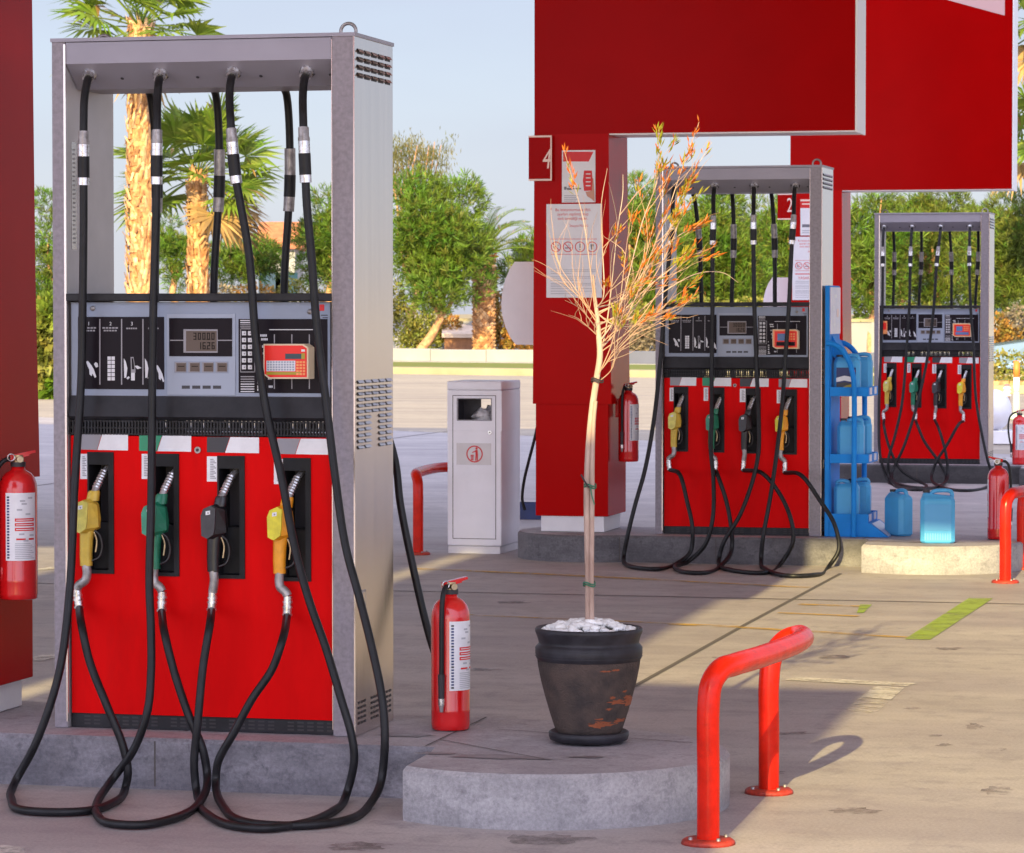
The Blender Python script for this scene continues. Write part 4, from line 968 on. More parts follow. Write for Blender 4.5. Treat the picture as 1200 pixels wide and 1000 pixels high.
guard('orange-red bent guard rail in the right foreground, casting a looped shadow', 0, a[0], a[1], b[1], 1)
guard('red guard rail cut by the right edge, in front of the blue canisters', 1, locg(1178, 683, -IH, 1)[0], locg(1178, 683, -IH, 1)[1], locg(1178, 683, -IH, 1)[1] + 1.05, 1)
e = locg(490, 650, -IH, 1); guard('red guard rail half hidden behind the white litter bin', 1, e[0], e[1], e[1] + 1.05, -1)

# ------------------------------------------------------------------ plant pot and sapling
pc = ground(690, 869.5, IH); PY = pc.y
pot = thing('plant_pot', 'black glazed flower pot with flaked terracotta patches on the rounded kerb end', 'plant pot', pc)
k = 1 / 360
m = MB(); m.lathe([(0, .004), (.112, .004), (.126, .010), (.130, .022), (.130, .034), (.124, .038), (.116, .030), (.10, .028), (0, .028)], (0, 0, 0), 'pot_clay', 40); m.build('saucer', pot)
m = MB(); m.lathe([(0, .030), (.099, .030), (.106, .036), (.112, .052), (.126, .095), (.142, .150), (.155, .2), (.164, .245), (.167, .268)], (0, 0, 0), 'pot_rough', 48)
m.lathe([(.166, .268), (.171, .275), (.1735, .292), (.173, .31), (.166, .318), (.1625, .322), (.1635, .330), (.168, .345), (.1735, .358), (.1745, .368), (.170, .373), (.160, .370), (.153, .350), (.150, .325), (0, .325)], (0, 0, 0), 'pot_clay', 48)
PR = [(.030, .099), (.052, .112), (.095, .126), (.150, .142), (.2, .155), (.245, .164), (.27, .168)]
def prad(z):
    for (z0, r0), (z1, r1) in zip(PR, PR[1:]):
        if z <= z1: return r0 + (r1 - r0) * (z - z0) / (z1 - z0)
    return .168
rf = random.Random(9)
for dx, z, wx, hz in ((20, .072, 26, .010), (8, .066, 10, .012), (36, .078, 10, .009), (32, .142, 12, .010), (46, .138, 7, .018), (26, .158, 4, .006), (22, .12, 5, .004), (50, .10, 5, .016), (40, .175, 3, .005), (18, .245, 8, .003), (30, .248, 5, .004), (44, .155, 6, .008), (12, .088, 6, .004)):
    P = []
    for j in range(18):
        a = j * math.pi / 9; w_ = rf.uniform(.45, 1.15); zz = z + hz * math.sin(a) * w_; xx = (dx + wx * math.cos(a) * w_) / 360; r_ = prad(zz); t_ = math.asin(max(-.99, min(.99, xx / r_)))
        P.append(((r_ + .0014) * math.sin(t_), -(r_ + .0014) * math.cos(t_), zz))
    r_ = prad(z); t_ = math.asin(max(-.99, min(.99, dx / 360 / r_))); cc = ((r_ + .0016) * math.sin(t_), -(r_ + .0016) * math.cos(t_), z)
    m.add([cc] + P, [(0, 1 + j, 1 + (j + 1) % 18) for j in range(18)], 'terracotta_patch')
for z in (.279, .287, .296, .304): m.lathe([(.1715, z), (.1745, z + .002), (.1715, z + .004)], (0, 0, 0), 'pot_clay', 48)
m.build('pot', pot)
m = MB(); rp = random.Random(5)
for i in range(170):
    a, r = rp.uniform(0, 6.283), .148 * math.sqrt(rp.random()); s = rp.uniform(.010, .020)
    m.sphere((r * math.cos(a), r * math.sin(a), .358 + .034 * (1 - (r / .15) ** 2) + rp.uniform(-.006, .006) - .004), s, 'pebble', 6, (rp.uniform(.8, 1.4), rp.uniform(.8, 1.3), rp.uniform(.55, .85)), s * .12)
m.build('pebbles', pot)
sap = thing('sapling', 'thin bare sapling with pale twigs and orange tips growing in the black pot', 'young tree', pc + Vector((0, 0, .34)))
def pp(px, py, dy=0.0): return at(px, py, PY + dy) - sap.location
m = MB()
TR = [(690, 742), (690, 690), (689, 640), (688, 580), (690, 525), (694, 480), (699, 445), (703, 418), (702, 396), (700, 372), (697, 345), (695, 322)]
m.tube([pp(*q) for q in TR], lambda t: .0125 - .004 * t if t < .72 else .0096 - .027 * (t - .72), 'bark_pale', 10, sub=5)
trunk = m.build('trunk', sap)
m = MB(); m.tube([pp(x + dx, y, -.012) for (x, y), dx in zip([(694, 742), (693, 690), (693.5, 640), (694, 580), (694.5, 525), (696, 490), (698, 470)], (0,) * 7)], lambda t: .0085 - .002 * t, 'bark_pale', 8, sub=5); m.build('support_stem', sap)
for px, py in ((689.5, 686), (690.5, 571), (699, 447)):
    t = MB(); c = pp(px + 1, py, -.004)
    for j in range(2): t.tube([c + Vector((.019 * math.cos(a), .021 * math.sin(a), .004 * math.sin(a * 2) + j * .007)) for a in [i * math.pi / 7 for i in range(15)]], .0024, 'green_tie' if py > 450 else 'gasket', 6)
    if py == 571: t.tube([c + Vector((-.005, -.024, 0)), c + Vector((-.018, -.03, .02)), c + Vector((-.030, -.03, .042))], .003, 'gasket', 6); t.tube([c + Vector((0, -.024, 0)), c + Vector((.006, -.028, -.03)), c + Vector((.014, -.028, -.055))], .002, 'green_tie', 6)
    t.build('tie', sap)
MAJ = [([(700, 385), (697, 360), (691, 310), (683, 255), (672, 215), (661, 176)], 'o', .6), ([(700, 390), (712, 330), (722, 270), (728, 230), (731, 203)], '', .3), ([(700, 380), (706, 330), (704, 290), (702, 240), (709, 200)], '', .3),
 ([(702, 400), (728, 330), (752, 260), (768, 210), (773, 152)], 'g', 1), ([(703, 395), (740, 330), (775, 270), (800, 200), (820, 142)], 'o', .7), ([(703, 400), (745, 340), (785, 290), (810, 210), (832, 166)], 'o', .3),
 ([(703, 400), (735, 345), (770, 300), (800, 275), (828, 263)], 'O', 1.5), ([(704, 405), (740, 350), (765, 310), (785, 270), (806, 215)], 'G', 1.5), ([(704, 405), (735, 365), (765, 335), (790, 310), (803, 298)], 'g', .5),
 ([(704, 410), (740, 370), (775, 345), (815, 322), (845, 318), (868, 331)], '', 0), ([(704, 415), (735, 380), (765, 368), (786, 362)], '', 0), ([(703, 417), (720, 395), (740, 385), (765, 376), (785, 385)], '', 0), ([(701, 425), (716, 408), (724, 384), (738, 368)], '', 0),
 ([(699, 380), (680, 350), (660, 330), (645, 292)], '', .2), ([(697, 375), (675, 340), (655, 310), (640, 262)], '', .2), ([(698, 388), (680, 362), (662, 352)], '', 0), ([(700, 395), (678, 374), (666, 369)], '', 0), ([(702, 400), (740, 320), (780, 250), (812, 208)], 'O', .8), ([(702, 398), (745, 300), (770, 245), (790, 190)], 'o', .8), ([(703, 402), (742, 325), (768, 283), (782, 240)], 'o', .5), ([(702, 396), (715, 330), (735, 280), (742, 235)], '', .2), ([(703, 402), (750, 345), (790, 322), (812, 300)], 'g', .4)]
rb = random.Random(11); br = MB(); lv = MB()
def leafy(P, kind, amount):
    n = int(20 * amount)
    for i in range(n):
        t = rb.uniform(.72 if kind in 'og' else .80, 1.0); j = min(len(P) - 2, int(t * (len(P) - 1))); p = P[j].lerp(P[j + 1], t * (len(P) - 1) - j)
        d = (P[j + 1] - P[j]).normalized(); d = (d + Vector((rb.uniform(-.7, .7), rb.uniform(-.7, .7), rb.uniform(-.3, .7)))).normalized()
        L = rb.uniform(.018, .042); s = d.orthogonal().normalized(); s = Matrix.Rotation(rb.uniform(0, 6.28), 3, d) @ s
        q = p + Vector((rb.uniform(-.008, .008), rb.uniform(-.008, .008), rb.uniform(-.008, .008)))
        lv.add([q, q + d * L * .5 + s * .0028, q + d * L, q + d * L * .5 - s * .0028], [(0, 1, 2, 3)], 'leaf_orange' if (kind in 'oO') ^ (rb.random() < .22) else 'leaf_fresh')
def branch(P, r, kind='', amount=0.0):
    br.tube(P, lambda t: r * (1 - .75 * t), 'twig' if r < .0027 else 'bark_pale', 6)
    if kind: leafy(P, kind, amount * 2.6)
paths = []
for pts, kind, am in MAJ:
    d1 = rb.uniform(-.20, .20); n = len(pts) - 1
    sy = rb.uniform(345, 452) if pts[-1][0] > 700 else rb.uniform(350, 415)
    if pts[-1][0] < 700: sy = pts[0][1]
    lo = max(q for q in range(len(TR)) if TR[q][1] >= sy); f_ = (TR[lo][1] - sy) / (TR[lo][1] - TR[lo + 1][1]); sx = TR[lo][0] + (TR[lo + 1][0] - TR[lo][0]) * f_
    pts = [(sx, sy), (sx + (pts[1][0] - sx) * .8 + rb.uniform(-4, 8), (sy + pts[1][1]) / 2 + rb.uniform(-4, 8))] + [(x + rb.uniform(-3, 3), y + rb.uniform(-3, 3)) for x, y in pts[2:]] if len(pts) > 3 and pts[-1][0] > 700 else [(sx, sy)] + pts[1:]; n = len(pts) - 1
    P = catmull([pp(x, y, d1 * (i / n)) for i, (x, y) in enumerate(pts)], 6); branch(P, .0029 if n > 3 else .0021, kind, am); paths.append(P)
for i in range(135):
    P0 = rb.choice(paths); t = rb.uniform(.08, .8); j = int(t * (len(P0) - 2)); s = P0[j]; d = (P0[j + 1] - P0[j]).normalized()
    out = Vector((rb.gauss(.35, .45), rb.gauss(0, .5), rb.uniform(-.15, .5))); d2 = (d + out * .55).normalized(); L = rb.uniform(.10, .34) * (1 - .45 * t)
    Q = [s]
    for q in range(5): d2 = (d2 + Vector((rb.gauss(0, .17), rb.gauss(0, .15), rb.gauss(.03, .12)))).normalized(); Q.append(Q[-1] + d2 * L / 5)
    branch(Q, rb.uniform(.0009, .0015), rb.choice(['', '', '', 'o', 'g']) if Q[-1].z > 1.0 and Q[-1].x > .05 else '', .35)
br.build('branches', sap); lv.build('foliage', sap)

# ------------------------------------------------------------------ blue oil rack and canisters
rk = thing('oil_rack', 'blue metal display rack of oil canisters against the middle dispenser', 'display rack', wpt(1, W + .02, 0, 0), -TH)
rw, rd = .43, .265
m = MB(); m.box(0, .028, 0, rw, 0, 1.555, 'rack_blue', bev=.003); m.box(.028, .034, .02, rw - .02, .1, 1.2, 'rack_blue')
m.prism([(.028, .16), (.20, .16 + .0), (.028, .30)], .06, .07, 'rack_blue', axis='y') if False else None
bb = m.build('back_board', rk)
m = MB(); m.box(.028, .034, .012, rw - .012, 1.255, 1.545, 'header_print'); 
for y0, z0, y1, z1 in ((.10, 1.40, .16, 1.43), (.26, 1.36, .34, 1.41), (.12, 1.30, .2, 1.32), (.15, 1.48, .27, 1.50)): m.quad((.0348, y0, z0), (.0348, y1, z0), (.0348, y1, z1), (.0348, y0, z1), 'sign_cream' if y0 > .2 else 'label_white')
m.build('header_card', rk)
m = MB(); m.prism([(.03, 1.245), (.03, 1.12), (.16, 1.02)], .10, .33, 'rack_blue', axis='y')
m.build('gusset', rk)
for z in (.90, .485, .115):
    m = MB(); m.box(.03, rd, 0.012, rw - .012, z - .028, z - .022, 'rack_blue'); m.box(.03, rd, .006, .012, z - .03, z + .026, 'rack_blue'); m.box(.03, rd, rw - .012, rw - .006, z - .03, z + .026, 'rack_blue'); m.box(rd, rd + .007, .006, rw - .006, z - .03, z + .026, 'rack_blue')
    for y in (.09, .30): m.box(rd + .007, rd + .010, y - .045, y + .045, z - .02, z + .022, 'header_print')
    m.build('shelf', rk)
for y in (-.012, rw + .012):
    m = MB(); m.tube([(.01, y, 1.20), (.05, y, 1.195), (.10, y, 1.165), (.150, y, 1.09), (.178, y, .99), (.185, y, .88), (.185, y, .5), (.185, y, .0)], .0165, 'rack_blue', 12, sub=5); m.build('rail', rk)
m = MB(); m.prism([(0.03, 0.0), (rd + .13, .0), (rd + .02, .085), (.03, .085)], -.0, rw, 'rack_blue', axis='y')
m.quad((rd + .128, .04, .003), (rd + .128, rw - .04, .003), (rd + .026, rw - .04, .082), (rd + .026, .04, .082), 'header_print'); m.build('plinth', rk)
def jug(label, pos, rz, w, d, h, group, label_kind=None, lowcap=False):
    o = thing('oil_canister', label, 'canister', pos, rz, group); m = MB()
    def rr(x0, x1, y0, y1, z, c):
        return [Vector(p + (z,)) for p in ((x0 + c, y0), (x1 - c, y0), (x1, y0 + c), (x1, y1 - c), (x1 - c, y1), (x0 + c, y1), (x0, y1 - c), (x0, y0 + c))]
    hs = h * .80; c = .022; b = .008
    m.loft([rr(-w / 2 + b, w / 2 - b, -d / 2 + b, d / 2 - b, 0, c), rr(-w / 2, w / 2, -d / 2, d / 2, b * 1.3, c), rr(-w / 2, w / 2, -d / 2, d / 2, hs, c), rr(-w / 2 + .004, w / 2 - .004, -d / 2 + .004, d / 2 - .004, hs + .012, c), rr(-w / 2 + .012, w / 2 - .02, -d / 2 + .025, d / 2 - .025, hs + .030, c * .6), rr(-w / 2 + .012, -w / 2 + .07, -d / 2 + .035, d / 2 - .035, h * .93, .012)], 'jug_blue', smooth=False)
    m.box(-w / 2 + .07, w / 2 - .022, -.0, .0, hs, hs, 'jug_blue') if False else None
    m.tube([(-w / 2 + .06, 0, hs + .035), (-w / 2 + .075, 0, h * .965), (-w / 2 + .095, 0, h * .985), (w / 2 - .035, 0, h * .985), (w / 2 - .018, 0, h * .95), (w / 2 - .016, 0, hs + .004)], .0125, 'jug_blue', 10, sub=4)
    body = m.build('body', o, bevel=.004)
    p = MB(); p.cyl((-w / 2 + .035, 0, h * .90), (-w / 2 + .035, 0, h * .955), .017, 'jug_blue', 14); p.build('neck', o)
    p = MB(); p.cyl((-w / 2 + .035, 0, h * .95), (-w / 2 + .035, 0, h * 1.0), .0215, 'gasket', 16); p.build('cap', o)
    if label_kind:
        p = MB(); y = -d / 2 - .0012; x0, x1 = -w / 2 + .022, w / 2 - .022
        if label_kind == 'plain':
            p.box(x0, x1, y - .001, y + .002, hs * .30, hs * .92, 'jug_label', bev=.0008)
            for i in range(11): x = -w / 2 + .028 + i * (w - .056) / 10; p.box(x - .004, x + .004, y - .001, y + .002, .02, hs * .24, 'jug_ribs')
        else:
            p.quad((x0, y, .03), (x1, y, .03), (x1, y, hs * .85), (x0, y, hs * .85), 'deep_blue')
            z1 = hs * .85
            p.add([(x0, y - .0004, .03), (x1, y - .0004, .03), (x1, y - .0004, z1 * .36), (x0 + w * .3, y - .0004, z1 * .46), (x0, y - .0004, z1 * .40)], [(0, 1, 2, 3, 4)], 'label_black')
            p.add([(x0 + w * .12, y - .0008, .035), (x1, y - .0008, .035), (x1, y - .0008, z1 * .42), (x0 + w * .38, y - .0008, z1 * .34)], [(0, 1, 2, 3)], 'terminal_olive')
            p.add([(x0, y - .0004, z1 * .46), (x0 + w * .3, y - .0004, z1 * .52), (x1, y - .0004, z1 * .44), (x1, y - .0004, z1 * .62), (x0 + w * .3, y - .0004, z1 * .70), (x0, y - .0004, z1 * .62)], [(0, 1, 2, 3, 4, 5)], 'label_white')
            p.disc((x1 - .018, y - .0008, z1 * .86), .014, 'poster_red', n=12)
        p.build('label', o)
    return o
GJ = 'blue oil canisters'
def rpos(x, y, z): return wpt(1, W + .02 + x, y, z)
jug('blue oil canister with a landscape label on the top shelf of the rack', rpos(.125, .10, .88), -TH, .165, .10, .245, GJ, 'picture')
jug('blue oil canister behind the labelled one on the top shelf', rpos(.17, .31, .88), -TH, .165, .10, .25, GJ)
jug('blue canister with black cap at the front of the middle shelf', rpos(.150, .10, .465), -TH, .165, .10, .265, GJ)
jug('blue canister with black cap at the back of the middle shelf', rpos(.165, .32, .465), -TH, .165, .10, .27, GJ)
jug('blue canister with its handle to the front on the bottom shelf', rpos(.125, .10, .095), -TH + math.pi, .155, .10, .25, GJ)
jug('blue canister at the back of the bottom shelf', rpos(.165, .33, .095), -TH, .155, .10, .25, GJ)
jug('slim blue canister standing on the kerb nearest the rack', ground(1053, 627.5, IH), -TH - R(42), .175, .115, .285, GJ)
jug('broad blue canister with a plain square label standing at the kerb edge', ground(1098.5, 636, IH), -TH + R(9), .205, .13, .318, GJ, 'plain')
cr_ = ground(624, 607.5); t = thing('blue_crate', 'shallow dark blue crate on the ground behind the litter bin', 'crate', cr_, -TH)
m = MB(); 
for x0, x1, y0, y1, z0, z1 in ((-.2, .2, -.15, -.138, 0, .115), (-.2, .2, .138, .15, 0, .115), (-.2, -.188, -.138, .138, 0, .115), (.188, .2, -.138, .138, 0, .115), (-.188, .188, -.138, .138, .0, .012)): m.box(x0, x1, y0, y1, z0, z1, 'deep_blue')
m.box(-.21, .21, -.16, -.15, .1, .118, 'deep_blue'); m.build('tray', t)
# ------------------------------------------------------------------ ground, road, kerbs
def struct(mb, name): o = mb.build(name); o['kind'] = 'structure'; return o
E0, E1 = ground(463, 438), ground(750, 442)
E = (E1 - E0).normalized(); N = Vector((-E.y, E.x, 0)); N = N if N.y > 0 else -N
def strip(mb, a, b, n0, n1, z0, z1, m):
    p = [E0 + E * a + N * n0, E0 + E * b + N * n0, E0 + E * b + N * n1, E0 + E * a + N * n1]
    vs = [Vector((q.x, q.y, z)) for z in (z0, z1) for q in p]
    mb.add(vs, [(0, 1, 5, 4), (1, 2, 6, 5), (2, 3, 7, 6), (3, 0, 4, 7), (4, 5, 6, 7)], m)
m = MB(); m.quad((-1500, -300, -.02), (1500, -300, -.02), (1500, 2500, -.02), (-1500, 2500, -.02), 'soil'); struct(m, 'terrain')
m = MB(); 
a = [E0 + E * -160 - N * 0.1, E0 + E * 160 - N * .1, E0 + E * 160 - N * 75, E0 + E * -160 - N * 75]; m.add([(p.x, p.y, -.008) for p in a], [(0, 1, 2, 3)], 'road_surface'); struct(m, 'road')
g0, g1 = ground(463, 505), ground(633, 511.5); gd = (g1 - g0).normalized()
fa, fb = g0 - gd * 45, g0 + gd * 45
m = MB(); m.add([(fa.x, fa.y, 0), (-60, -25, 0), (60, -25, 0), (fb.x, fb.y, 0)], [(0, 1, 2, 3)], 'forecourt'); struct(m, 'forecourt')
m = MB(); r = random.Random(2); nn = Vector((-gd.y, gd.x, 0))
for i in range(-150, 150):
    if r.random() < .72:
        p = g0 + gd * (i * .30); q = p + gd * r.uniform(.12, .28); w = nn * r.uniform(.03, .07)
        m.add([(p.x, p.y, .004), (q.x, q.y, .004), (q.x + w.x, q.y + w.y, .004), (p.x + w.x, p.y + w.y, .004)], [(0, 1, 2, 3)], 'joint')
struct(m, 'road_joint')
m = MB(); strip(m, -160, 160, 0, 0.9, -.02, .16, 'kerb_cream'); struct(m, 'kerb')
m = MB(); strip(m, -160, 160, .9, 9.0, -.02, .13, 'grass_verge'); struct(m, 'grass_verge')
m = MB(); strip(m, -160, 160, 9.0, 60, -.02, .15, 'pavement_slab'); struct(m, 'pavement')
# painted markings and joints, real sheets on the ground
m = MB()
def gpoly(pts, mt, z=.004): m.add([ground(px, py, z) for px, py in pts], [tuple(range(len(pts)))], mt)
def gline(pts, w, mt, z=.004):
    P = [ground(px, py, z) for px, py in pts]
    for p, q in zip(P, P[1:]):
        n = (q - p).cross(Vector((0, 0, 1))).normalized() * w / 2; m.add([p - n, p + n, q + n, q - n], [(0, 1, 2, 3)], mt)
gline([(484, 666.3), (610, 671.5), (776, 679.5)], .10, 'paint_yellow')
gline([(776, 679.8), (948, 688.5)], .07, 'paint_yellow')
gline([(545, 720.5), (786, 730.5)], .05, 'paint_yellow'); gline([(786, 731), (866, 734.5)], .09, 'paint_yellow')
gline([(866, 735), (960, 740.5), (1064, 747)], .07, 'paint_yellow')
gpoly([(1060, 749), (1090, 749.5), (1164, 701), (1136, 700.5)], 'paint_lime')
gpoly([(1004, 718), (1012, 718), (1022, 708.5), (1008, 708.5)], 'paint_lime'); gline([(936, 708), (1010, 710.5)], .07, 'paint_yellow'); gline([(912, 718), (1006, 722)], .06, 'paint_yellow')
gline([(926, 795), (1068, 802.5)], .13, 'paint_white')
gpoly([(1026, 804), (1060, 806), (1044, 820), (1008, 817)], 'paint_white'); gpoly([(1008, 817.5), (1044, 820.5), (1026, 836), (992, 832)], 'paint_worn')
gpoly([(0, 990), (30, 993), (30, 1004), (0, 1004)], 'paint_white'); gline([(38, 774), (64, 767)], .10, 'paint_white'); gline([(44, 668), (66, 665)], .09, 'paint_white')
struct(m, 'road_markings')
m = MB(); gline([(985, 672), (870, 733.5), (749, 801), (560, 907)], .022, 'joint', .003)
for k in (0, 1):
    p, q = wpt(k, -30, -2.6 - .0, -IH + .003), wpt(k, 30, -2.6, -IH + .003); n = V * .012
    m.add([p - n, q - n, q + n, p + n], [(0, 1, 2, 3)], 'joint')
for u in (-7.2, 7.9):
    p, q = wpt(0, u, -9, -IH + .003), wpt(0, u, 34, -IH + .003); n = U * .012; m.add([p - n, q - n, q + n, p + n], [(0, 1, 2, 3)], 'joint')
struct(m, 'expansion_joints')
m = MB(); r = random.Random(8)
for px, py, wx, wy in ((921, 859, 38, 2.2), (1069, 830, 11, 1.6), (1142, 851, 14, 4), (1097, 862, 10, 1.5), (1107, 873, 12, 1.8), (1167, 926, 22, 6), (1175, 878, 6, 2), (905, 905, 16, 3), (640, 983, 60, 7), (420, 992, 40, 6), (560, 785, 30, 2), (600, 706, 26, 2), (860, 770, 24, 3), (1000, 950, 34, 4), (660, 760, 12, 2), (1110, 760, 20, 2), (980, 770, 26, 3)):
    m.add([ground(px + wx * math.cos(a) * w_, py + wy * math.sin(a) * w_, .0025) for a, w_ in [(j * math.pi / 11, r.uniform(.5, 1.1)) for j in range(22)]], [tuple(range(22))], 'oil_spot')
struct(m, 'oil_stains')

# ------------------------------------------------------------------ things beyond the road
GZ = .15
def px_m(Y): return Y / F
o = thing('stone_kerb_wall', 'low grey block wall at the far pavement, left of the red column', 'low wall', E0 + E * 0 + N * 9.2 + Vector((0, 0, GZ)), math.atan2(E.y, E.x))
m = MB()
for i in range(-14, 14): m.box(i * 2.0 + .01, i * 2.0 + 1.99, 0, .5, 0, .34 + .01 * ((i * 7) % 3), 'stone_grey' if i > -2 else 'wall_white', bev=.015)
m.build('blocks', o)
W0 = E0 + N * 24 + Vector((0, 0, GZ))
o = thing('garden_wall', 'long white garden wall behind the pines', 'wall', W0, math.atan2(E.y, E.x))
m = MB(); m.box(-70, 40, 0, .3, 0, 1.1, 'wall_white'); m.box(-70, 40, -.06, .36, 1.1, 1.2, 'kerb_cream')
for i in range(-17, 10): m.box(i * 4, i * 4 + .4, -.08, 0, 0, 1.1, 'wall_white')
m.build('wall', o)
def house(label, px0, px1, pyt, pyb, Y, roof=True):
    a, b = at(px0, pyt, Y), at(px1, pyb, Y); w = b.x - a.x
    o = thing('white_house', label, 'house', ((a.x + b.x) / 2, Y, GZ)); h = a.z - GZ
    m = MB(); m.box(-w / 2, w / 2, 0, 6, 0, h, 'wall_white'); m.build('wall', o)
    if roof:
        m = MB(); m.prism([(-.4, h + .002), (6.4, h + .002), (3, h + 1.3)], -w / 2 - .3, w / 2 + .3, 'roof_tile', axis='x'); m.build('roof', o)
    for i in (-.25, .25):
        m = MB(); m.box(i * w - .5, i * w + .5, -.05, .0, h * .45, h * .75, 'car_glass'); m.box(i * w - .6, i * w + .6, -.08, -.0, h * .42, h * .45, 'wall_white'); m.build('window', o)
house('white house with orange tiled roof showing between the palms and the pine', 306, 346, 292, 415, 150)
house('white house half hidden behind the pines at the right edge', 1150, 1230, 345, 415, 150, False)
p = at(537, 419, 112); o = thing('brick_kiosk', 'small flat brown kiosk with a beige top beneath the round pine', 'kiosk', (p.x, 112, GZ))
m = MB(); m.box(-.46, .46, 0, 1.2, 0, .55, 'box_brown'); m.build('wall', o); m = MB(); m.prism([(-.15, .552), (-.15, .68), (1.3, 1.0), (1.3, .86)], -.55, .55, 'box_beige', axis='x'); m.build('roof', o)

# right edge: hedge, car, marker post, lamp, tank
def leaves(mb, c, rad, n, size, mt, r, thick=.45, flat=.5):
    c = Vector(c)
    for i in range(n):
        d = Vector((r.gauss(0, 1), r.gauss(0, 1), r.gauss(0, 1))).normalized(); t = thick + (1 - thick) * r.random() ** .6
        p = c + Vector((d.x * rad[0], d.y * rad[1], d.z * rad[2])) * t
        a = (d + Vector((r.gauss(0, .8), r.gauss(0, .8), r.gauss(.2, .8)))).normalized(); s = a.orthogonal().normalized(); s = Matrix.Rotation(r.uniform(0, 6.28), 3, a) @ s
        L = size * r.uniform(.6, 1.3); mb.add([p, p + a * L * .5 + s * L * .28, p + a * L, p + a * L * .5 - s * L * .28], [(0, 1, 2, 3)], mt)
RH = random.Random(21)
p = at(1166, 458, 66); o = thing('clipped_hedge', 'clipped green hedge behind the far dispenser at the right edge', 'hedge', (p.x + 2.2, 66, 0))
m = MB()
for i in range(26): leaves(m, (-2.6 + i * .22, RH.uniform(-.2, .2), .50 + RH.uniform(-.05, .05)), (.3, .45, .34), 190, .085, 'hedge_leaf', RH, .55)
m.build('foliage', o); m = MB(); m.box(-2.7, 3.0, -.2, .2, 0, .2, 'pine_bark'); m.build('stems', o)
m = MB(); p = at(1160, 468, 62); m.box(p.x - 3, p.x + 8, 63.6, 63.95, 0, .16, 'kerb_cream'); m.box(p.x - 3, p.x + 8, 63.96, 75, -.01, .12, 'grass_verge'); struct(m, 'planting_bed')
p = at(1165, 400, 78); o = thing('parked_car', 'blue-grey car partly hidden by the far dispenser and the hedge', 'car', (p.x + 1.0, 78, 0))
m = MB(); prof = [(-1.25, .25), (-1.3, .55), (-1.2, .78), (-.2, .92), (.55, 1.38), (1.5, 1.45), (2.4, 1.32), (3.0, .98), (3.15, .8), (3.15, .25)]
prof2 = [(x * .98 + .02, .25 + (z - .25) * .97) for x, z in prof]
m.loft([[Vector((x, -.72 if z > 1 else -.80, z)) for x, z in prof2], [Vector((x, -.66 if z > 1 else -.85, z)) for x, z in prof], [Vector((x, .66 if z > 1 else .85, z)) for x, z in prof], [Vector((x, .72 if z > 1 else .80, z)) for x, z in prof2]], 'car_paint', smooth=False)
body = m.build('body', o, bevel=.03)
for y, s in ((-.80, -1), (.80, 1)):
    m = MB(); m.add([(.02, y - s * .045, .93), (.62, y - s * .10, 1.32), (1.45, y - s * .105, 1.37), (1.45, y - s * .04, .93)], [(0, 1, 2, 3)], 'car_glass'); m.add([(1.55, y - s * .04, .93), (1.55, y - s * .105, 1.37), (2.25, y - s * .09, 1.27), (2.7, y - s * .04, .95)], [(0, 1, 2, 3)], 'car_glass')
    for v in m.v: v.y += s * .065
    m.build('side_window', o)
m = MB(); m.add([(-.15, -.60, .945), (-.15, .60, .945), (.50, .56, 1.365), (.50, -.56, 1.365)], [(0, 1, 2, 3)], 'car_glass')
for v in m.v: v.x -= .02; v.z += .012
m.build('windscreen', o)
for x in (-.55, 2.35):
    for y in (-.78, .62):
        m = MB(); m.lathe([(.12, 0), (.30, 0), (.32, .03), (.32, .13), (.30, .16), (.12, .16)], (0, 0, 0), 'tyre', 24); M = Matrix.Rotation(math.pi / 2, 4, 'X')
        for v in m.v: v.x, v.y, v.z = v.x + x, v.z + y, v.y + .32
        wl = m.build('wheel', o); m = MB(); m.lathe([(0, .02), (.19, .0), (.20, .02)], (0, 0, 0), 'chrome', 20)
        for v in m.v: v.x, v.y, v.z = v.x + x, (v.z + y if y < 0 else y + .16 - v.z), v.y + .32
        m.build('rim', wl)
m = MB(); m.lathe([(0, .0), (.09, .0), (.09, .04), (0, .04)], (0, 0, 0), 'label_white', 12)
for v in m.v: v.x, v.y, v.z = -1.28 + v.z * .5, -.55 + v.x, .66 + v.y * .6
m.build('headlight', o)
def rod(name, label, cat, px, pyb, Y, z0=0.0):
    p = at(px, pyb, Y); return thing(name, label, cat, (p.x, Y, z0))
o = rod('light_pole', 'white light pole behind the blue-grey car', 'pole', 1180, 415, 128, .0); m = MB(); m.tube([(0, 0, 0), (0, 0, 2), (0, 0, 5.5)], lambda t: .13 - .05 * t, 'wall_white', 12); m.build('shaft', o)
m = MB(); m.box(-.1, .7, -.08, .08, 5.4, 5.5, 'wall_white', bev=.02); m.build('lamp_head', o)
o = rod('marker_post', 'orange and white plastic marker post before the hedge', 'marker post', 1191, 490, 48.5); s = 48.5 / F
m = MB()
for r0, z0, z1, mt in ((.045, .0, .40, 'post_clear'), (.045, .402, .61, 'label_white'), (.043, .612, .85, 'post_orange')): m.lathe([(0, z0), (r0 * (1.3 if z0 < .1 else 1), z0), (r0, z1), (0, z1)], (0, 0, 0), mt, 16)
m.build('post', o); m = MB(); m.lathe([(0, 0), (.16, 0), (.15, .04), (.05, .08), (0, .08)], (0, 0, 0), 'post_clear', 16); m.build('foot', o)
o = rod('bollard_lamp', 'short bollard lamp with white louvred head before the hedge', 'lamp', 1180, 490, 49)
m = MB(); m.lathe([(.07, 0), (.07, .04), (.042, .045), (.042, .32), (0, .32)], (0, 0, 0), 'lamp_post', 16); m.build('post', o)
m = MB()
